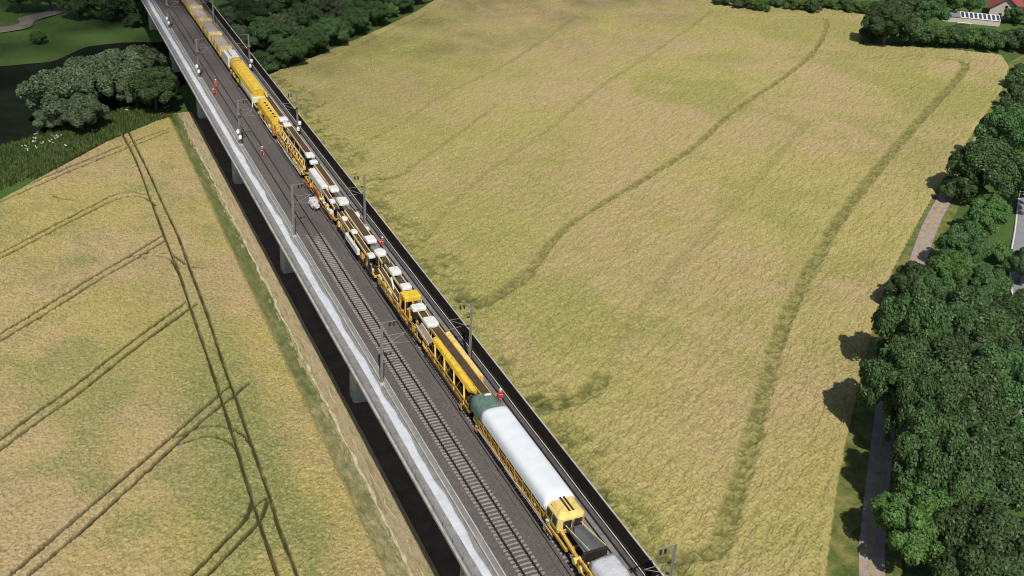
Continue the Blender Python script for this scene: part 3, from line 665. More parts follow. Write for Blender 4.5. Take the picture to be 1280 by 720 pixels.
def tarp(t, y0, y1, mat, hw=1.62, ze=2.75, zc=4.15, rumple=.05, name='tarpaulin', x0=0.):
    nn = 15; ys = np.linspace(y0, y1, max(6, int((y1-y0)/.55))); vs = []; fs = []
    for i, y in enumerate(ys):
        e = min(1, min(y-y0, y1-y)/.5); rib = .018*math.cos(2*math.pi*y/2.1)
        for k in range(nn):
            a = math.pi*k/(nn-1); c = -math.cos(a); s = math.sin(a)
            x = hw*math.copysign(abs(c)**.55, c); z = ze+(zc-ze)*(s**.62)*(.88+.12*e)
            z += (rib*s+random.uniform(-rumple, rumple)*s)
            vs.append((x0+x, y, z))
    for i in range(len(ys)-1):
        for k in range(nn-1): fs.append((i*nn+k, (i+1)*nn+k, (i+1)*nn+k+1, i*nn+k+1))
    fs.append(tuple(range(nn))); fs.append(tuple(range((len(ys)-1)*nn, len(ys)*nn))[::-1])
    fs.append((0, nn-1, (len(ys)-1)*nn+nn-1, (len(ys)-1)*nn))
    o = MB().add(vs, fs).build(name, mat, t)
    return smooth(o)

# A: nearest wagon under grey-white sheet
t = wagon('ballast_wagon', 'nearest wagon at the bottom edge, its load under a crumpled pale grey sheet', 'wagon', 40, 66.2)
MB().box(-.75, 1.55, 3, 22.6, 1.3, 2.5, 0, .1).build('hopper_body', 'yellow', t)
tarp(t, 2.8, 23.0, 'tarp_grey', 1.42, 2.35, 3.55, .12, x0=.38)
truss(t, -1.38, 5, 24.4, 1.35, 2.35, 'yellow_dirty', 'side_truss', 1.7, .14)
m = MB(); m.beam((-1.05, 8, 2.4), (-1.15, 24.6, 2.0), .3, .25).beam((-.72, 10, 2.75), (-.8, 23.6, 2.4), .18, .2); m.build('side_beam', 'yellow_bright', t)
m = MB().lathe((-1.2, 21.4, 1.3), [(.5, 0), (.55, .5), (.4, .9), (.15, 1.15)], 12); m.build('drive_housing', 'yellow', t)
for y in (23.9, 25.1): MB().bar((-1.55, y, 1.55), (-.8, y, 1.55), .36, 0, 14).build('hose_drum', 'yellow_pale', t)
pipes(t, -1.5, 6, 23, 1.15, 'pink_pipe', 2); pipes(t, -1.42, 6, 23, .7, 'dark_steel', 2); clutter(t, -1.4, -.9, 6, 23, 1.3, 12, hmax=.6)
# B: white tarpaulin wagon with end cab, dark discharge chute and green hopper cover
t = wagon('covered_hopper_wagon', 'long wagon under a smooth white tarpaulin with a yellow cab at its near end', 'wagon', 66.6, 91.3)
L0 = 66.6
MB().box(-1.38, 1.5, 5.6, 23.8, 1.5, 2.9, 0, .08).build('hopper_body', 'yellow', t)
tarp(t, 4.9, 21.6, 'tarp_white', 1.72, 2.72, 4.25, .012, x0=.12)
for y in np.arange(6, 21.6, 2.1): MB().beam((-1.45, y, 1.3), (-1.52, y, 2.75), .12, .16).build('side_stake', 'yellow', t)
truss(t, -1.50, 5.2, 22, 1.3, 2.2, 'yellow_dirty', 'side_truss', 1.9, .12)
tarp(t, 21.4, 25.2, 'tarp_green', 1.5, 2.1, 3.9, .16, 'hopper_cover', x0=.05)
# cab: eight-sided yellow control cabin
def cabin(t, x0, x1, y0, y1, z0, z1, mat):
    c = .38
    oc = lambda i: [(x0+c+i, y0+i), (x1-c-i, y0+i), (x1-i, y0+c+i), (x1-i, y1-i), (x0+i, y1-i), (x0+i, y0+c+i)]
    vs = []
    for ins, z in ((0.12, z0), (0, z0+.5), (.06, z1-.55), (.5, z1), ): vs += [(x, y, z) for x, y in oc(ins)]
    fs = [(6*i+k, 6*i+(k+1) % 6, 6*i+6+(k+1) % 6, 6*i+6+k) for i in range(3) for k in range(6)]+[(5, 4, 3, 2, 1, 0), (18, 19, 20, 21, 22, 23)]
    o = MB().add(vs, fs).build('cab', mat, t)
    zz0, zz1 = z0+.72, z1-.72; xm = (x0+x1)/2
    for a, b in ((x0+c+.1, xm-.14), (xm+.14, x1-c-.1)):
        MB().box(a, b, y0-.012, y0+.05, zz0, zz1, 0, .01).build('window', 'glass_dark', o)
    for xx, s in ((x0, -1), (x1, 1)):
        for ya, yb in ((y0+c+.2, y0+c+1.05), (y0+c+1.3, y1-.3)): MB().box(min(xx+s*.012, xx-s*.05), max(xx+s*.012, xx-s*.05), ya, yb, zz0, zz1).build('window', 'glass_dark', o)
    for xx in (-.28, .12):  MB().box(xm+xx, xm+xx+.2, y0+.5, y1-.2, z1+.003, z1+.06).build('roof_strip', 'dark_steel', o)
    MB().beam((x0+.42, y0+.75, z1-.25), (x0+.3, y1-.6, z1-.3), .14, .05).build('roof_vent', 'dark_steel', o)
    return o
cabin(t, -1.35, 1.75, 2.2, 5.2, 1.55, 3.95, 'yellow_pale')
MB().box(-1.1, 1.4, 2.3, 5.0, 1.24, 1.6).build('cab_support', 'dark_steel', t)
ch = MB(); vs = [(-.55, 2.0, 2.45), (1.05, 2.0, 2.45), (1.75, -1.7, 2.55), (-.65, -1.7, 2.55), (-.3, 2.0, 2.15), (.8, 2.0, 2.15), (1.35, -1.7, 1.95), (-.25, -1.7, 1.95)]
ch.add(vs, [(4, 5, 6, 7), (0, 3, 7, 4), (1, 5, 6, 2), (0, 4, 5, 1)]); ch.build('discharge_chute', 'grey_rubber', t)
MB().box(-.75, 1.85, -2.0, -1.7, 1.6, 2.6, 0, .03).build('chute_end', 'dark_steel', t)
for s in ((-.6, -.1), (1.1, 1.75)): MB().beam((s[0], 2.2, 2.7), (s[1], -1.8, 2.75), .07, .07).build('chute_rail', 'yellow_cream', t)
MB().bar((.15, 2.12, 3.2), (.05, 1.2, 1.4), .05).build('signal_post', 'dark_steel', t)
MB().beam((-1.2, -1.5, 1.9), (-.9, 3.0, 1.9), .3, .3).build('side_beam', 'yellow', t)
for y in (9.5, 12.4, 16): MB().box(-1.62, -1.5, y, y+2.2, .8, 1.25, 0, .04).build('side_plate', 'pink_pipe', t)
pipes(t, -1.58, 3, 22, 1.0, 'pink_pipe', 2); pipes(t, -1.52, 3, 22, .65, 'dark_steel', 2); clutter(t, -1.45, -1.2, 3, 8, 1.3, 5, hmax=.5)
steps(t, -1.5, 4.6); steps(t, -1.5, 22.6)
# C: bright yellow conveyor wagon
t = wagon('conveyor_wagon', 'bright yellow wagon with a brown belt between two long yellow side beams', 'wagon', 91.6, 108.0)
beltway(t, .35, -.6, 3.75, 18.2, 3.35, 1.05, 'belt', 'yellow', True)
MB().add([(-.92, .9, 3.72), (-.38, .5, 3.92), (-.38, 13.6, 3.85), (-.92, 13.6, 3.68), (-1.05, 1.4, 3.25), (-1.05, 13.6, 3.25), (-.38, .5, 3.3), (-.38, 13.6, 3.3)], [(0, 1, 2, 3), (0, 3, 5, 4), (1, 6, 7, 2), (4, 5, 7, 6), (3, 2, 7, 5), (0, 4, 6, 1)]).build('side_cover', 'yellow_bright', t)
MB().add([(1.05, 3.6, 3.6), (1.6, 3.2, 3.8), (1.6, 14.4, 3.75), (1.05, 14.4, 3.6), (1.05, 3.6, 3.05), (1.6, 3.2, 2.9), (1.6, 14.4, 2.9), (1.05, 14.4, 3.05)], [(0, 1, 2, 3), (0, 4, 5, 1), (1, 5, 6, 2), (2, 6, 7, 3), (0, 3, 7, 4), (4, 7, 6, 5)]).build('side_cover', 'yellow_pale', t)
for y in (2.0, 5.2, 8.4, 11.6): MB().beam((-1.3, y, 1.2), (-1.0, y+1.0, 3.3), .2, .18).build('side_stake', 'yellow_bright', t); MB().beam((-1.25, y, 1.3), (-1.0, y-1.2, 3.2), .1, .1).build('side_brace', 'yellow_dirty', t)
MB().box(-.15, .85, -.75, -.45, 3.55, 3.95, 0, .05).build('end_plate', 'white_paint', t)
truss(t, -1.30, .8, 15.4, 1.3, 1.9, 'yellow_dirty', 'side_truss', 2.1, .12)
beltway(t, -1.0, 13.9, 2.6, 18.6, 2.9, .7, 'belt_mauve', 'yellow_cream', True)
MB().box(-1.0, 1.0, .5, 3.4, 1.24, 2.1, 0, .1).build('engine_box', 'dark_steel', t)
for y in (4, 6.4, 8.8, 11): MB().box(-.9, .9, y, y+1.5, 1.24, 2.2, 0, .1).build('engine_box', 'dark_steel' if y != 8.8 else 'belt_mauve', t)
clutter(t, -1.4, -1.0, 12, 16, 1.3, 7, ('yellow', 'yellow_bright', 'yellow_cream')); pipes(t, -1.45, 1, 15, .75, 'dark_steel', 2)
steps(t, -1.5, 2.4)
# D: screening machine with yellow box
t = wagon('screening_machine', 'yellow screening machine with a boxy frame and white roofed hoods behind the bright conveyor', 'rail machine', 108.3, 127.0)
hood(t, .3, .9, 3.35, 1.7, 2.3, .55, name='hood'); MB().box(-.4, 1.0, -.1, 1.9, 2.6, 3.34, 0, .05).build('hood_base', 'grey_steel', t)
beltway(t, .25, 1.9, 3.1, 5.0, 3.3, .9, 'belt', 'yellow_cream')
hood(t, .0, 4.8, 3.5, 1.9, 1.4, .5); MB().box(-.75, .75, 4.2, 5.4, 2.4, 3.49).build('hood_base', 'dark_steel', t)
MB().box(-1.0, 1.35, 7.4, 9.3, 3.2, 3.95, 0, .08).build('screen_box', 'yellow_bright', t)
for x in (-.95, .1, 1.3):
    for y in (5.6, 7.3, 9.4): MB().beam((x, y, 1.2), (x, y, 3.4), .16, .16).build('post', 'yellow_bright', t)
MB().beam((-1.0, 5.6, 3.3), (1.35, 5.6, 3.3), .2, .25).beam((-1.0, 6.5, 2.7), (1.35, 6.5, 2.7), .16, .2).build('cross_beam', 'yellow', t)
MB().box(-.8, 1.1, 5.8, 7.2, 1.24, 2.5, 0, .1).build('engine_box', 'orange', t)
hood(t, .35, 10.8, 3.55, 1.5, 1.5, .45); beltway(t, .35, 9.6, 3.3, 18.4, 3.45, .95, 'belt', 'yellow_cream'); hood(t, .35, 15.4, 3.65, 1.5, 2.1, .5)
beltway(t, -.85, 9.8, 2.4, 18.2, 3.0, .55, 'belt', 'yellow_cream'); MB().beam((-1.2, 9.5, 1.6), (-.4, 14.8, 3.2), .22, .14).build('diagonal_plate', 'white_paint', t)
clutter(t, -1.4, -.7, 1, 18, 1.3, 26); clutter(t, -.5, .9, 1, 18, 1.3, 8); truss(t, -1.42, 3, 17.6, 1.25, 2.2, 'yellow_dirty', 'side_truss', 1.5, .1); pipes(t, -1.5, 1, 18, .9, 'dark_steel', 2)
for y in (12.0, 14.2, 16.4): MB().box(-1.45, -1.05, y, y+1.3, 1.3, 2.5, 0, .08).build('engine_box', random.choice(['yellow_cream', 'yellow']), t)
# E: conveyor machine with a white side tank
t = wagon('conveyor_machine', 'conveyor machine with twin brown belts, white hoods and a long white side tank', 'rail machine', 127.4, 147.6)
hood(t, .3, 2.7, 3.55, 1.6, 2.0, .5); hood(t, .25, 7.2, 3.6, 1.5, 2.0, .5)
beltway(t, .3, .2, 3.3, 2.0, 3.4, .95); beltway(t, .25, 7.8, 3.45, 18.6, 3.65, 1.1, 'belt', 'yellow_cream'); MB().box(-.2, .8, 4.2, 6.0, 2.0, 3.3, 0, .1).build('engine_box', 'grey_steel', t)
beltway(t, -.95, 4.4, 2.9, 11, 3.05, .6, 'belt', 'yellow_cream'); beltway(t, -.95, 12.6, 3.0, 19.4, 3.1, .6, 'belt', 'yellow_cream')
hood(t, -.95, 3.2, 3.05, 1.0, 1.3, .4); hood(t, -.95, 11.6, 3.05, .95, 1.2, .4); hood(t, -.95, 16.6, 3.1, .9, 1.2, .4)
MB().box(-1.75, -1.3, 7.6, 13.8, 1.15, 2.3, 0, .15).build('side_tank', 'white_paint', t)
hood(t, 1.25, 17.2, 3.2, .6, 1.6, .4); hood(t, 1.25, 12.2, 3.0, .6, 1.0, .4)
clutter(t, -1.45, -1.1, .8, 7, 1.3, 9); clutter(t, -1.45, -1.1, 14, 19.4, 1.3, 9); clutter(t, -.4, 1.1, 1, 19, 1.3, 9); pipes(t, -1.5, 1, 19, .85, 'dark_steel', 2)
truss(t, -1.35, 14, 19.5, 1.3, 2.6, 'yellow_dirty', 'side_truss', 1.4, .1)
# F: conveyor machine with white engine cover and wrapped bundle
t = wagon('conveyor_machine', 'conveyor machine with a wide white engine cover in front of the yellow lattice wagon', 'rail machine', 148.0, 167.8)
hood(t, .35, 1.5, 3.5, 1.7, 2.4, .6); MB().box(-.4, 1.2, 3.0, 4.6, 2.4, 3.3, 0, .1).build('engine_box', 'grey_steel', t); hood(t, .35, 6.6, 3.6, 1.5, 2.0, .5)
beltway(t, .55, 7.4, 3.6, 17.6, 3.75, .9, 'belt', 'yellow_cream'); beltway(t, -.9, .6, 3.0, 8.2, 3.2, .55, 'belt', 'yellow_cream'); hood(t, -.95, 3.0, 3.1, .9, 1.2, .4)
MB().box(-1.25, -.1, 8.4, 16.6, 2.2, 3.75, 0, .18).build('engine_cover', 'white_paint', t); MB().box(1.2, 1.55, 8, 17.0, 2.6, 3.4, 0, .1).build('side_panel', 'white_paint', t)
hood(t, .3, 19.0, 3.6, 1.4, 1.2, .45)
clutter(t, -1.5, -1.1, 8, 17, 1.2, 10, ('orange', 'yellow', 'orange', 'dark_steel')); clutter(t, -1.5, -1.1, 1, 8, 1.3, 8, ('yellow', 'yellow_cream', 'white_paint')); pipes(t, -1.55, 1, 19, .8, 'orange', 2)
MB().box(-1.5, -1.1, 9.5, 13, 1.25, 2.1, 0, .08).build('engine_box', 'orange', t)
# wrapped bundle hanging beside the machine
vs = []; bm2 = bmesh.new(); bmesh.ops.create_icosphere(bm2, subdivisions=4, radius=1)
for v in bm2.verts:
    n = v.co.copy(); q = .86+.30*mnoise.noise(n*1.9)+.16*mnoise.noise(n*4.7); v.co = Vector((n.x*.85*q, n.y*2.1*q, n.z*.95*q+.8))
    if v.co.z < .02: v.co.z = .02
me = bpy.data.meshes.new('wrapped_bundle'); bm2.to_mesh(me); bm2.free(); me.materials.append(MAT['plastic_wrap'])
tag(link('wrapped_bundle', me, None, (.42, 157.3, Z-.27)), 'bulky grey-white plastic wrapped bundle beside the left flank of the train', 'bundle')
# G: lattice wagon
t = wagon('lattice_wagon', 'yellow wagon packed with lattice steelwork on its left and a brown belt on its right', 'wagon', 168.2, 188.4)
beltway(t, .6, 1.6, 3.6, 17.6, 3.75, 1.0, 'belt', 'yellow_cream'); hood(t, .45, 2.0, 3.7, 1.5, 2.0, .45); hood(t, .45, 18.4, 3.7, 1.5, 1.8, .45)
truss(t, -1.35, 1, 19, 1.3, 2.5, 'yellow_dirty', 'side_truss', 1.3, .15); truss(t, -.7, 1.5, 18.5, 1.3, 3.2, 'yellow_cream', 'inner_truss', 1.5, .15)
for y in np.arange(1.6, 19, 1.7): MB().beam((-1.35, y, 2.5), (-.7, y+.5, 3.2), .13, .13).build('cross_strut', random.choice(['yellow', 'yellow_cream', 'yellow_pale']), t)
clutter(t, -1.4, -.5, 1, 19, 1.3, 26, ('yellow', 'yellow_cream', 'yellow_pale', 'dark_steel', 'orange'), 1.2); pipes(t, -1.5, 1, 19, .8, 'white_paint', 2)
MB().box(-.2, 1.3, 3, 16, 1.24, 2.4, 0, .1).build('engine_box', 'dark_steel', t)
# H: yellow hull with belt and porthole hatches
t = wagon('ballast_machine', 'yellow ballast machine with a row of dark roof hatches beside a brown belt', 'rail machine', 188.8, 205.0)
MB().prism([(-1.35, 1.25), (-1.35, 2.9), (-.9, 3.6), (.15, 3.6), (.15, 1.25)], 2.2, 15.6).build('hull', 'yellow_bright', t)
beltway(t, .72, 1.6, 3.5, 15.2, 3.6, .9, 'belt', 'yellow_pale')
for y in np.arange(3.2, 12, 1.75): MB().box(-.72, -.3, y, y+.8, 3.58, 3.64).build('roof_hatch', 'dark_steel', t)
hood(t, .5, 1.2, 3.6, 1.7, 1.9, .5); MB().box(-1.2, .2, .3, 2.0, 1.25, 2.9, 0, .1).build('engine_box', 'yellow', t)
clutter(t, -1.45, -1.38, 1, 15, 1.1, 6); pipes(t, -1.5, 1, 15, .8, 'white_paint', 2); MB().box(1.28, 1.5, 3, 14, 2.9, 3.5, 0, .05).build('side_panel', 'white_paint', t)
# I: long yellow power unit
t = wagon('power_unit', 'long unit with a smooth rounded yellow roof and white lower side panels', 'rail machine', 205.4, 233.6)
MB().prism([(-1.38, 2.4), (-1.25, 3.3), (-.75, 3.95), (.75, 3.95), (1.25, 3.3), (1.38, 2.4)], 3.2, 27.2).build('roof_cover', 'yellow_bright', t)
MB().prism([(.85, 3.75), (1.3, 3.55), (1.48, 2.7), (1.2, 2.7)], 2.0, 26.0).build('side_cover', 'yellow_pale', t)
MB().box(-1.36, 1.36, 3.0, 15.5, 1.25, 2.39, 0, .06).build('body', 'white_paint', t); MB().box(-1.3, 1.3, 15.6, 27, 1.25, 2.39, 0, .06).build('body', 'dark_steel', t)
MB().box(-1.42, -1.34, 4, 15, 1.5, 2.3).build('side_panel', 'white_paint', t); clutter(t, -1.5, -1.3, 17, 26, 1.25, 9, ('orange', 'dark_steel', 'pink_pipe', 'yellow'))
MB().bar((-1.5, 3.2, .3), (-1.5, 3.2, 3.1), .12).build('exhaust_pipe', 'white_paint', t)
for y in (8, 13, 19): MB().box(-.5, .3, y, y+.5, 3.94, 4.03).build('roof_hatch', 'yellow', t)
for y in (24.5, 26.4): MB().add([(x, y+dy, z) for dy in (0, .25) for x, z in ((-1.42, 2.4), (-1.29, 3.34), (-.78, 4.0), (.78, 4.0), (1.29, 3.34), (1.42, 2.4))], [(k, k+1, k+7, k+6) for k in range(5)]).build('roof_band', 'grey_steel', t)
# J: white container wagon
t = wagon('container_wagon', 'short flat wagon carrying a white box container behind the yellow power unit', 'wagon', 234.0, 243.2, bog=(2.2, 7.0))
m = MB().box(-1.3, 1.3, .6, 6.2, 1.245, 3.5, 0, .04)
for x in (-.8, 0, .8): m.box(x-.14, x+.14, .7, 6.1, 3.49, 3.56)
m.build('container', 'white_paint', t); MB().box(-1.25, 1.25, 6.6, 8.5, 1.245, 3.0, 0, .1).build('engine_box', 'yellow_cream', t); MB().box(-.55, -.25, .8, 6.0, 3.57, 3.6).build('roof_strip', 'grey_steel', t)
# K..: hopper wagons with ballast load
def hopper(y0, y1, label):
    t = wagon('hopper_wagon', label, 'wagon', y0, y1); t['group'] = 'loaded hopper wagons at the far end of the train'; L = y1-y0
    MB().add([(x*k, y, z) for z, k, e in ((1.3, .82, 1.2), (2.3, 1, .6), (3.25, 1, .5)) for x, y in ((-1.42, e), (1.42, e), (1.42, L-e), (-1.42, L-e))], [(4*i+j, 4*i+(j+1) % 4, 4*i+4+(j+1) % 4, 4*i+4+j) for i in range(2) for j in range(4)]+[(3, 2, 1, 0)]).build('hopper_body', 'yellow', t)
    for y in np.arange(1.4, L-1, 1.9): MB().box(-1.52, -1.42, y, y+.14, 1.5, 3.25).build('side_stake', 'yellow_cream', t)
    xs = np.linspace(-1.36, 1.36, 8); ys = np.linspace(.62, L-.62, 20); vs = [(x, y, 2.75+.5*math.cos(x*.95)*(1-.25*math.cos(y*1.1))+random.uniform(-.07, .07)) for y in ys for x in xs]
    smooth(MB().add(vs, [(j*8+i, j*8+i+1, j*8+i+9, j*8+i+8) for j in range(19) for i in range(7)]).build('ballast_load', 'ballast_load', t))
    MB().box(-1.46, 1.46, .42, .6, 1.3, 3.4).build('end_wall', 'yellow_cream', t); MB().box(-1.46, 1.46, L-.6, L-.42, 1.3, 3.4).build('end_wall', 'yellow_cream', t)
hopper(243.5, 256.2, 'hopper wagon of pale ballast directly behind the white container wagon'); hopper(256.5, 269.5, 'second hopper wagon of pale ballast behind the white container wagon')
hopper(269.8, 283.0, 'third hopper wagon of ballast behind the container, before the top edge'); hopper(283.3, 297.0, 'hopper wagon cut by the top edge of the picture'); hopper(297.3, 311, 'farthest hopper wagon past the top edge of the picture')

# ------------------------------------------------------------------ people
def person(label, x, y, z, rz, pose='stand', suit='hivis'):
    t = thing('person', label, 'person', (x, y, z), None, rz)
    J = {}
    if pose == 'walk': fy = (.28, -.25); ay = (-.22, .25)
    else: fy = (.05, -.03); ay = (.10, .03)
    lean = .0
    V = [(0, 0, .95), (0, 0, 1.2), (0, .01, 1.42), (0, .01, 1.52), (0, .02, 1.60), (0, .03, 1.74)]; R_ = [(.16, .12), (.16, .11), (.17, .11), (.065, .065), (.085, .10), (.075, .085)]
    E_ = [(0, 1), (1, 2), (2, 3), (3, 4), (4, 5)]
    if pose == 'bend':
        V = [(0, 0, .92), (0, .2, 1.1), (0, .42, 1.2), (0, .52, 1.24), (0, .60, 1.27), (0, .70, 1.30)]; ay = (.55, .45)
    sh = V[2]
    for sx, f, a in ((-1, fy[0], ay[0]), (1, fy[1], ay[1])):
        b0 = len(V)
        V += [(sx*.11, V[0][1], .88), (sx*.115, f*.55+.03, .48), (sx*.12, f*.9, .10), (sx*.13, f+.14, .05)]; R_ += [(.105, .105), (.075, .08), (.06, .065), (.055, .045)]
        E_ += [(0, b0), (b0, b0+1), (b0+1, b0+2), (b0+2, b0+3)]
        b1 = len(V); dz = 0 if pose != 'bend' else .05
        V += [(sx*.22, sh[1], sh[2]-.02), (sx*.27, sh[1]+a*.4, sh[2]-.30), (sx*.25, sh[1]+a, sh[2]-.54), (sx*.24, sh[1]+a*1.15+.03, sh[2]-.64)]; R_ += [(.07, .075), (.052, .055), (.042, .042), (.045, .025)]
        E_ += [(2, b1), (b1, b1+1), (b1+1, b1+2), (b1+2, b1+3)]
        for q in range(5):   # fingers and thumb
            c = len(V); ox = sx*(-.045+.022*q) if q < 4 else -sx*.06; ln = (.06, .075, .08, .065, .03)[q]; w_ = V[b1+3]
            V += [(w_[0]+ox, w_[1]+.01, w_[2]-.03), (w_[0]+ox*1.1, w_[1]+.03, w_[2]-.03-ln)]; R_ += [(.010, .010), (.008, .008)]; E_ += [(b1+3, c), (c, c+1)]
    me = bpy.data.meshes.new('body'); me.from_pydata(V, E_, []); o = link('body', me, t)
    mod = o.modifiers.new('skin', 'SKIN'); me.skin_vertices.new() if not me.skin_vertices else None
    for i, r in enumerate(R_): me.skin_vertices[0].data[i].radius = r
    me.skin_vertices[0].data[0].use_root = True
    ss = o.modifiers.new('sub', 'SUBSURF'); ss.levels = 1; ss.render_levels = 2
    m = NT('worker_suit'); co = m.obj(); sp_ = m.n('SeparateXYZ'); m.l(co, sp_.inputs[0]); zc = m.math('DIVIDE', sp_.outputs[2], 2.)
    red = (.62, .045, .04); rf = (.7, .7, .62)
    stops = [(0, (.03, .025, .02)), (.06, red), (.17, rf), (.19, red), (.24, rf), (.26, red), (.53, rf), (.555, red), (.74, (.5, .3, .22))] if pose != 'bend' else [(0, (.03, .025, .02)), (.06, red), (.17, rf), (.19, red)]
    rr = m.ramp(zc, stops); rr.node.color_ramp.interpolation = 'CONSTANT'; m.col(rr); mt = m.done(.8); me.materials.append(mt)
    hd = V[5]
    MB().lathe((hd[0], hd[1]-.01, hd[2]+.0), [(.155, 0), (.13, .02), (.125, .07), (.095, .125), (.03, .15)], 14).build('helmet', 'helmet', t)
    MB().box(-.09, .09, hd[1]+.08, hd[1]+.19, hd[2], hd[2]+.015).build('helmet_peak', 'helmet', t)
    f = MB()
    for sx in (-1, 1): f.box(sx*.035-.015, sx*.035+.015, hd[1]+.068, hd[1]+.085, hd[2]-.085, hd[2]-.07)
    f.build('eyes', 'boots', t); MB().box(-.014, .014, hd[1]+.07, hd[1]+.105, hd[2]-.125, hd[2]-.08).build('nose', 'skin', t)
    return t
zb = Z-.31
person('person in red work clothes and white helmet beside the green hopper cover', 6.65, 94.7, zb+.02, 2.6)
person('person in red work clothes walking on the bare left track', -2.6, 182.4, Z-.17, 3.4, 'walk')
person('person in red work clothes bending beside the far end of the left track', -3.9, 220.6, Z-.34, 2.0, 'bend')
person('person in red work clothes standing upright on the far left track', -3.2, 225.0, Z-.25, 3.0)
person('person in red work clothes on the right walkway beside the twin belts', 6.4, 139.4, zb+.02, 2.8, 'walk')

# ------------------------------------------------------------------ vegetation
def crown_mesh(name, mat, seed, n=9000, lobes=15, rz=.85, leaf=(.055, .10), droop=0., flat=.0):
    r = np.random.default_rng(seed); C = []; Rr = []
    for k in range(lobes):
        d = r.normal(size=3); d /= np.linalg.norm(d); d[2] = abs(d[2])*1.1-.35; q = r.uniform(.58, .9)
        C.append(d*q*np.array([1, 1, rz])); Rr.append(r.uniform(.13, .25))
    C.append(np.array([0, 0, 0.])); Rr.append(.56); C = np.array(C); Rr = np.array(Rr)
    pk = Rr**2/np.sum(Rr**2); li = r.choice(len(Rr), n, p=pk)
    d = r.normal(size=(n, 3)); d /= np.linalg.norm(d, axis=1)[:, None]; d[:, 2] = np.where((d[:, 2] < -.2) & (r.random(n) < .6), -d[:, 2], d[:, 2])
    rad = Rr[li]*(1-.25*r.random(n)**2.2+.10*(r.random(n) < .12))
    p = C[li]+d*rad[:, None]*np.array([1, 1, .9])
    p[:, 2] -= droop*np.hypot(p[:, 0], p[:, 1])**2
    nr = d*.9+r.normal(size=(n, 3))*.55+np.array([0, 0, .35]); nr /= np.linalg.norm(nr, axis=1)[:, None]
    a = np.cross(nr, r.normal(size=(n, 3))); a /= np.linalg.norm(a, axis=1)[:, None]; b = np.cross(nr, a)
    s = r.uniform(*leaf, n)[:, None]; w_ = s*r.uniform(.45, .8, n)[:, None]
    v = np.stack([p-a*s, p-b*w_+nr*s*.12, p+a*s, p+b*w_+nr*s*.12], 1).reshape(-1, 3)
    me = bpy.data.meshes.new(name); me.vertices.add(len(v)); me.vertices.foreach_set('co', v.astype(np.float32).ravel())
    me.loops.add(4*n); me.loops.foreach_set('vertex_index', np.arange(4*n, dtype=np.int32)); me.polygons.add(n)
    me.polygons.foreach_set('loop_start', np.arange(0, 4*n, 4, dtype=np.int32)); me.polygons.foreach_set('loop_total', np.full(n, 4, np.int32))
    me.update(); me.materials.append(MAT[mat]); return me
def trunk_mesh(name, hc, seed):     # unit crown radius 1, crown centre at height hc
    r = random.Random(seed); m = MB()
    m.bar((0, 0, -.1), (.03, 0, hc*.45), .075, 0, 9, .055).bar((.03, 0, hc*.45), (0, .03, hc+.25), .055, 0, 8, .02)
    for k in range(7):
        a = 2*math.pi*k/7+r.uniform(-.3, .3); z0 = hc*r.uniform(.45, .9); e = (.62*math.cos(a), .62*math.sin(a), hc+r.uniform(-.15, .45)); mid = (.3*math.cos(a+.2), .3*math.sin(a+.2), (z0+e[2])/2-.05)
        m.bar((.02, .01, z0), mid, .032, 0, 6, .022).bar(mid, e, .022, 0, 5, .008)
    return m.mesh(name, 'bark')
def HC(kd): return .65 if 'bush' in kd else (.82 if kd == 'willow' else .98)
KIND = {}
for kd, mat, nv, n, lob, rz, leaf, dr in (('oak', 'leaf_oak', 4, 32000, 64, .92, (.022, .046), 0), ('light', 'leaf_light', 2, 28000, 56, .9, (.022, .046), 0), ('willow', 'leaf_willow', 3, 26000, 40, .82, (.020, .045), .12), ('bush', 'leaf_oak', 2, 12000, 26, .75, (.036, .07), 0), ('bushlight', 'leaf_light', 2, 12000, 26, .75, (.036, .07), 0)):
    KIND[kd] = [(crown_mesh('crown', mat, 100+13*k+len(kd)*7, n, lob, rz, leaf, dr), trunk_mesh('trunk', HC(kd), k)) for k in range(nv)]
def tree(px, py, rpx, kd, label, group=None, hmul=None):
    hc = (HC(kd))*(hmul or 1)
    r = 5.
    for it in range(6):
        p = G(px, py, r*hc); dep = (p-CAM).dot(FW); r = 1.12*rpx*dep/FPX
    t = thing({'oak': 'broadleaf_tree', 'light': 'broadleaf_tree', 'willow': 'willow_tree'}.get(kd, 'shrub'), label, 'tree' if 'bush' not in kd else 'shrub', (p.x, p.y, -.1), group, random.uniform(0, 6.28))
    t.scale = (r, r, r*(hmul or 1)); cm, tm = random.choice(KIND[kd]); hc0 = HC(kd)
    link('trunk', tm, t); link('crown', cm, t, (0, 0, hc0)); return t
gr = 'trees along the farm track on the right'
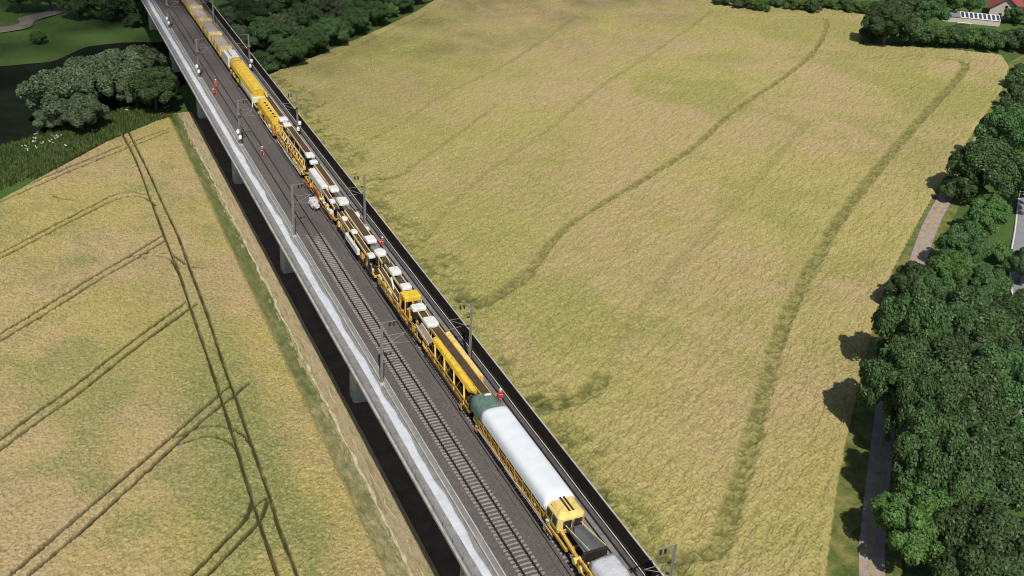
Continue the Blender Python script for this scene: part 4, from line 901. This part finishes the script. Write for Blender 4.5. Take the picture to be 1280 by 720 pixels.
for a in ((1152, 655, 54, 'light', 'bright green tree at the bottom right, beside the pale farm track'), (1225, 680, 62, 'oak', 'large dark tree in the bottom right corner'), (1165, 575, 52, 'oak', 'dark tree casting its shadow over the farm track'),
  (1235, 580, 60, 'oak', 'dense dark tree behind the shadow-casting tree, below mid right'), (1128, 480, 46, 'oak', 'dark tree leaning farthest left over the grain field edge'), (1190, 490, 58, 'oak', 'broad dark green tree in the middle of the right-hand grove'),
  (1258, 480, 55, 'oak', 'dark tree at the right edge, middle of the grove'), (1140, 412, 42, 'oak', 'rounded dark tree at the upper left end of the big grove'), (1208, 410, 52, 'oak', 'large tree crown at the upper middle of the big grove'), (1268, 400, 42, 'oak', 'tree crown at the right edge just below the road'),
  (1142, 355, 30, 'oak', 'small dark tree where the farm track vanishes under foliage'), (1190, 345, 32, 'light', 'mid green tree between the farm track and the grey road'), (1205, 305, 30, 'oak', 'small tree right of the open stretch of farm track'),
  (1236, 268, 27, 'light', 'bright green round tree left of the grey road'), (1232, 205, 40, 'oak', 'dark tree shading the farm track above its open stretch'), (1262, 165, 38, 'oak', 'dark tree at the right edge below the field corner'), (1272, 225, 34, 'oak', 'dark tree at the right edge above the grey road'), (1281, 330, 22, 'oak', 'small dark tree cut by the right edge beside the grey road'),
  (1275, 122, 22, 'bush', 'shrub at the right edge beside the field corner'), (1278, 95, 20, 'bush', 'small shrub just right of the rounded field corner'), (1195, 640, 45, 'light', 'lighter green crown between the two bottom right trees'), (1280, 560, 46, 'oak', 'dark crown cut by the right edge above the bottom corner'),
  (1158, 520, 46, 'oak', 'dark crown directly above the tree that shades the track'), (1222, 530, 46, 'oak', 'dark crown in the heart of the grove, lower right of the broad tree'), (1170, 445, 44, 'oak', 'dark crown between the rounded tree and the broad tree of the grove'), (1240, 445, 44, 'oak', 'dark crown left of the right edge, upper grove'),
  (1172, 375, 34, 'oak', 'crown at the top of the big grove beside the small dark tree'), (1230, 362, 32, 'oak', 'crown at the top of the big grove left of the road'), (1120, 440, 24, 'bush', 'low shrub hugging the field edge at the left of the grove'), (1205, 235, 26, 'bush', 'shrub under the tree that shades the upper track'), (1250, 315, 18, 'bushlight', 'light shrub at the verge left of the grey road'), (1215, 620, 42, 'oak', 'dark crown above the bottom right corner tree')):
    tree(*a, group=gr, hmul=1.7 if a[0] in (1165, 1128, 1158, 1140) else 1.15)
for k, (x, y, r_, kd) in enumerate(((1110, 26, 30, 'oak'), (1140, 38, 24, 'bush'), (1165, 42, 20, 'bushlight'), (1190, 44, 19, 'bush'), (1214, 46, 18, 'bushlight'), (1238, 48, 19, 'bush'), (1262, 48, 17, 'bush'), (1282, 50, 20, 'bush'), (1092, 40, 16, 'bush'), (1125, 8, 26, 'oak'), (1160, 10, 24, 'oak'), (1195, -2, 22, 'light'), (1150, -18, 26, 'oak'), (1272, 18, 16, 'bush'), (1215, 4, 14, 'oak'))):
    tree(x, y, r_, kd, ['dark tree at the notch of the grain field, top right', 'dark shrub beside the tree at the field notch', 'first light green shrub in the hedge below the white panels', 'dark shrub in the hedge under the left end of the panels', 'light green shrub in the hedge below the middle panels', 'dark shrub in the hedge below the right end of the panels',
      'dark shrub in front of the red roofed house', 'shrub at the right edge below the red roofed house', 'low shrub at the left foot of the notch tree', 'tree behind the notch tree, top right', 'dark tree left of the white panels', 'light green tree behind the white panels', 'dark tree at the top edge behind the garden', 'low shrub right of the house gable', 'dark tree left of the red roof'][k], 'garden trees and hedge by the red roofed house')
for k, x in enumerate(range(905, 1090, 22)):
    tree(x, -2+ (k % 3)*3+ (x-905)*.03, 13, 'bush' if k % 2 else 'bushlight', '%s hedge shrub from the left along the far edge of the right field' % ('first second third fourth fifth sixth seventh eighth ninth tenth'.split()[k]), 'hedge on the far edge of the right field')
wood = ((300, 48, 26), (332, 40, 27), (322, 75, 18), (360, 62, 24), (352, 30, 26), (388, 48, 24), (380, 22, 26), (415, 36, 23), (412, 8, 26), (442, 24, 21), (445, 2, 24), (470, 14, 19), (478, -4, 22), (500, 2, 16), (345, 4, 26), (310, 15, 24), (288, 20, 22), (378, -8, 26), (515, -12, 18), (300, -12, 28))
for k, (x, y, r_) in enumerate(wood):
    tree(x, y, r_, 'oak' if k % 4 else 'willow', ['grey-green tree right of the viaduct at the near end of the riverside wood', 'broad tree at the near end of the riverside wood, right of the mast', 'low dark tree at the tip of the field by the viaduct', 'dark tree in the front row of the riverside wood, second from the viaduct', 'grey-green tree in the second row of the riverside wood',
      'dark tree in the front row of the riverside wood, third from the viaduct', 'dark crown in the second row of the riverside wood, middle', 'dark tree in the front row of the wood, fourth from the viaduct', 'grey-green crown in the back row above the wood middle', 'front row tree of the wood, fifth from the viaduct', 'back row crown of the wood, near the top edge',
      'front row tree of the wood, sixth from the viaduct', 'grey-green back row crown close to the top edge of the wood', 'small tree at the far right end of the riverside wood', 'dark back row crown left of the wood middle', 'dark crown behind the near end of the wood', 'grey-green crown touching the viaduct deck', 'crown at the top edge, middle of the wood', 'last small crown at the top edge right of the wood', 'crown at the top edge beside the viaduct'][k], 'riverside wood above the right field', .82)
for k, (x, y) in enumerate(((338, 92), (352, 86), (368, 78), (384, 70), (400, 63), (418, 55), (436, 47), (454, 39), (472, 31), (490, 21), (508, 12), (524, 3))):
    tree(x-3, y-9, 12, 'bush' if k % 3 else 'bushlight', '%s low shrub from the viaduct along the wood edge above the right field' % 'first second third fourth fifth sixth seventh eighth ninth tenth eleventh twelfth'.split()[k], 'shrubs along the edge of the riverside wood')
for k, (x, y, r_, kd) in enumerate(((74, 116, 44, 'willow'), (114, 98, 40, 'willow'), (148, 88, 40, 'willow'), (178, 78, 34, 'willow'), (192, 108, 30, 'oak'), (100, 138, 30, 'willow'), (170, 112, 26, 'willow'), (208, 118, 17, 'bush'), (60, 148, 18, 'willow'))):
    tree(x, y, r_, kd, ['large grey-green willow at the left end of the riverbank clump', 'second grey-green willow from the left on the riverbank', 'tall grey-green willow in the middle of the riverbank clump', 'grey-green willow at the right of the clump, near the viaduct', 'dark green tree at the right end of the willow clump', 'low willow in front of the leftmost willow', 'low willow overhanging the water in front of the clump', 'dark shrub beside the viaduct at the field corner', 'small low willow at the lower left of the clump'][k], 'willow clump on the left riverbank')
for k, (x, y, r_, kd) in enumerate(((95, 2, 20, 'oak'), (125, -4, 22, 'oak'), (160, 2, 22, 'oak'), (182, 12, 15, 'oak'), (60, -8, 20, 'oak'), (22, -10, 22, 'oak'), (110, 14, 13, 'bush'), (140, 16, 14, 'bush'), (48, 46, 11, 'bushlight'), (168, 24, 12, 'bush'))):
    tree(x, y, r_, kd, ['dark tree right of the pale path on the far bank', 'dark tree at the top edge on the far bank', 'dark tree left of the viaduct on the far bank', 'dark tree touching the viaduct on the far bank', 'dark crown at the top edge left of the far path end', 'dark crown in the top left corner', 'low dark shrub under the far bank trees', 'low dark shrub at the water below the far bank trees', 'lone light green bush on the far meadow', 'low shrub on the far bank beside the viaduct'][k], 'trees on the far riverbank')
# riverside weeds with white flower heads, and rough grass tussocks
def tufts(name, pts, h, mat, label, n=6):
    r = random.Random(5); m = MB()
    for (x, y, z) in pts:
        for k in range(n):
            a = r.uniform(0, 6.28); l = h*r.uniform(.6, 1.2); w_ = .05*h+.03; dx, dy = math.cos(a), math.sin(a); ox, oy = r.uniform(-.3, .3), r.uniform(-.3, .3)
            m.add([(x+ox-dy*w_, y+oy+dx*w_, z), (x+ox+dy*w_, y+oy-dx*w_, z), (x+ox+dx*l*.6, y+oy+dy*l*.6, z+l)], [(0, 1, 2)])
    me = bpy.data.meshes.new(name); me.from_pydata(m.v, [], m.f); me.materials.append(MAT[mat]); o = link(name, me); tag(o, label, 'plants', kind='stuff'); return o
pts = []
for k in range(9000):
    t_ = random.random(); a = SB[2:8]; i = min(int(t_*(len(a)-1)), len(a)-2); f = t_*(len(a)-1)-i
    x = a[i][0]*(1-f)+a[i+1][0]*f+random.uniform(-1, 4); y = a[i][1]*(1-f)+a[i+1][1]*f-random.random()**1.3*22
    if y > 200 and not inside(np.array([x]), np.array([y]), LP)[0] and x < -9: pts.append((x, y, -.1))
tufts('bank_weeds', pts, .9, 'leaf_weed', 'bright green weeds on the bank between the willows and the left field')
pts = [(random.uniform(-10.4, -7.4), random.uniform(60, 255), .1) for k in range(2600)]
tufts('verge_grass', pts, .35, 'leaf_weed', 'green grass along the strip between the left field and the viaduct', 4)
pts = [(random.uniform(-8.0, -5.0), random.uniform(60, 255), .08) for k in range(2200)]
tufts('dry_grass', pts, .25, 'leaf_straw', 'dry yellow grass in the strip beside the shadow of the viaduct', 4)
m = MB()
for (px, py) in [(30, 181), (42, 176), (47, 183), (44, 172), (52, 178), (68, 169), (71, 171), (45, 166), (82, 181), (64, 176), (118, 162), (35, 186), (74, 168), (160, 137), (208, 133)]:
    g = G(px, py, 1.1)
    for q in range(5):
        c = (g.x+random.uniform(-.5, .5), g.y+random.uniform(-.7, .7), random.uniform(.8, 1.2)); m.bar((c[0], c[1], -.1), c, .02, 0, 4); m.lathe(c, [(.03, -.05), (.13, .02), (.09, .06), (.02, .08)], 7, 1)
o = m.build('white_flowers', ['leaf_weed', 'petal_white']); tag(o, 'scattered white flower heads on the bank left of the field', 'flowers', kind='stuff')

# ------------------------------------------------------------------ house and panel row, top right
hz = math.radians(-49); p = G(1254, 25); hx, hy = p.x-6*math.sin(hz), p.y+6*math.cos(hz)
h = thing('house', 'house with a red tiled roof and a pale gable wall at the top right corner', 'house', (hx, hy, 0), None, hz)
MB().add([(-5.6, -6, 0), (5.6, -6, 0), (5.6, 10, 0), (-5.6, 10, 0), (-5.6, -6, 4.2), (5.6, -6, 4.2), (5.6, 10, 4.2), (-5.6, 10, 4.2), (0, -6, 8.5), (0, 10, 8.5)], [(0, 1, 5, 8, 4), (2, 3, 7, 9, 6), (0, 4, 7, 3), (1, 2, 6, 5), (0, 3, 2, 1)]).build('wall', 'render_wall', h)
rf = link('roof', None, h)
for s in (-1, 1):
    o = MB().add([(0, -7.2, 8.6), (0, 11, 8.6), (s*6.6, 11, 3.55), (s*6.6, -7.2, 3.55), (0, -7.2, 8.85), (0, 11, 8.85), (s*6.6, 11, 3.8), (s*6.6, -7.2, 3.8)], [(0, 1, 2, 3), (4, 5, 6, 7), (0, 1, 5, 4), (1, 2, 6, 5), (2, 3, 7, 6), (3, 0, 4, 7)]).build('roof_slope', 'roof_red', rf)
MB().bar((0, -7.25, 8.88), (0, 11.05, 8.88), .16).build('ridge', 'roof_red', rf); MB().box(.7, 1.4, 2, 2.8, 7.2, 10, 0, .04).build('chimney', 'render_wall', rf)
for x in (-2.2, 1.0):
    o = MB().box(x, x+1.3, -6.03, -5.95, 1.0, 2.5).build('window', 'white_paint', h); MB().box(x+.1, x+1.2, -6.06, -6.0, 1.1, 2.4).build('pane', 'glass_dark', o)
o = MB().box(-.7, .7, -6.03, -5.95, 4.3, 5.6).build('window', 'white_paint', h); MB().box(-.6, .6, -6.06, -6.0, 4.4, 5.5).build('pane', 'glass_dark', o)
for s in (-5.63, 5.63):
    for y in (-3, 1, 4.5): o = MB().box(min(s, s*.99), max(s, s*.99), y, y+1.3, 1.2, 2.6).build('window', 'white_paint', h); MB().box(min(s*1.004, s), max(s*1.004, s), y+.1, y+1.2, 1.3, 2.5).build('pane', 'glass_dark', o)
a = G(1178, 26, 0); b = G(1249, 33, 0); dv_ = (b-a); ang = math.atan2(dv_.y, dv_.x); Ln = dv_.length
g = thing('panel_shed', 'low shed roofed with a row of white framed blue-grey panels beside the red house', 'shed', (a.x, a.y, 0), None, ang)
MB().box(0, Ln, 0, 3.4, -.1, 1.9).build('wall', 'render_wall', g)
n = 9; st = Ln*.70/n
def slope(mb, x0, x1, y0, y1, lift, th): 
    f = lambda y: 2.0+.36*y+lift
    mb.add([(x0, y0, f(y0)), (x1, y0, f(y0)), (x1, y1, f(y1)), (x0, y1, f(y1)), (x0, y0, f(y0)+th), (x1, y0, f(y0)+th), (x1, y1, f(y1)+th), (x0, y1, f(y1)+th)], [(0, 3, 2, 1), (4, 5, 6, 7), (0, 1, 5, 4), (1, 2, 6, 5), (2, 3, 7, 6), (3, 0, 4, 7)]); return mb
slope(MB(), -.1, Ln*.295, -.25, 3.7, 0, .08).build('sheet_roof', 'grey_steel', g)
for k in range(n):
    x0 = Ln*.3+k*st; o = slope(MB(), x0+.02, x0+st-.02, -.25, 3.7, 0, .06).build('panel_frame', 'white_paint', g)
    slope(MB(), x0+.3, x0+st-.25, .1, 3.35, .061, .02).build('pane', 'panel_blue', o)
o = thing('garden_bench', 'white garden table in front of the panel shed', 'table', (G(1205, 31).x, G(1205, 31).y, 0), None, ang)
MB().box(-2.6, 2.6, -.6, .6, .72, .8, 0, .03).build('table_top', 'white_paint', o)
for x in (-2.2, 2.2):
    for y in (-.45, .45): MB().box(x-.05, x+.05, y-.05, y+.05, -.12, .72).build('leg', 'white_paint', o)
# molehill soil patch
# ------------------------------------------------------------------ unseen cloud, its puffs sized to shade the river and the far field
CA = 1200.
off = -LD*(CA/-LD.z)
me = bpy.data.meshes.new('cloud'); bmc = bmesh.new(); bmesh.ops.create_icosphere(bmc, subdivisions=1, radius=1); bv = np.array([v.co[:] for v in bmc.verts]); bf = np.array([[v.index for v in f.verts] for f in bmc.faces]); bmc.free()
A_, B_ = np.array([-60., 262.]), np.array([215., 352.]); dl = (B_-A_)/np.linalg.norm(B_-A_); nl = np.array([-dl[1], dl[0]])
VV = []; FF = []; r = np.random.default_rng(3); cnt = 0
for u in np.arange(-330, 560, 7.):
    for v in np.arange(-70, 330, 7.):
        uu, v_ = u+r.uniform(-2.5, 2.5), v+r.uniform(-2.5, 2.5)
        dens = 1.0*np.clip((v_+60)/130, 0, 1)**1.3*(.78+.22*math.sin(uu*.023+v_*.011)*math.sin(v_*.017+1))
        if dens < .02: continue
        q = A_+dl*uu+nl*v_; rad = 3.95*math.sqrt(dens)*1.08
        c = np.array([q[0]+off.x, q[1]+off.y, CA+r.uniform(-12, 20)])
        VV.append(bv*rad*np.array([1, 1, .8])*(1+.1*r.normal(size=(len(bv), 1)))+c); FF.append(bf+cnt*len(bv)); cnt += 1
me.from_pydata(np.concatenate(VV).tolist(), [], np.concatenate(FF).tolist()); me.materials.append(MAT['cloud_white'])
tag(smooth(link('cloud', me)), 'unseen white cloud of spaced puffs, shaped to shade the river and the far field', 'cloud', kind='stuff')
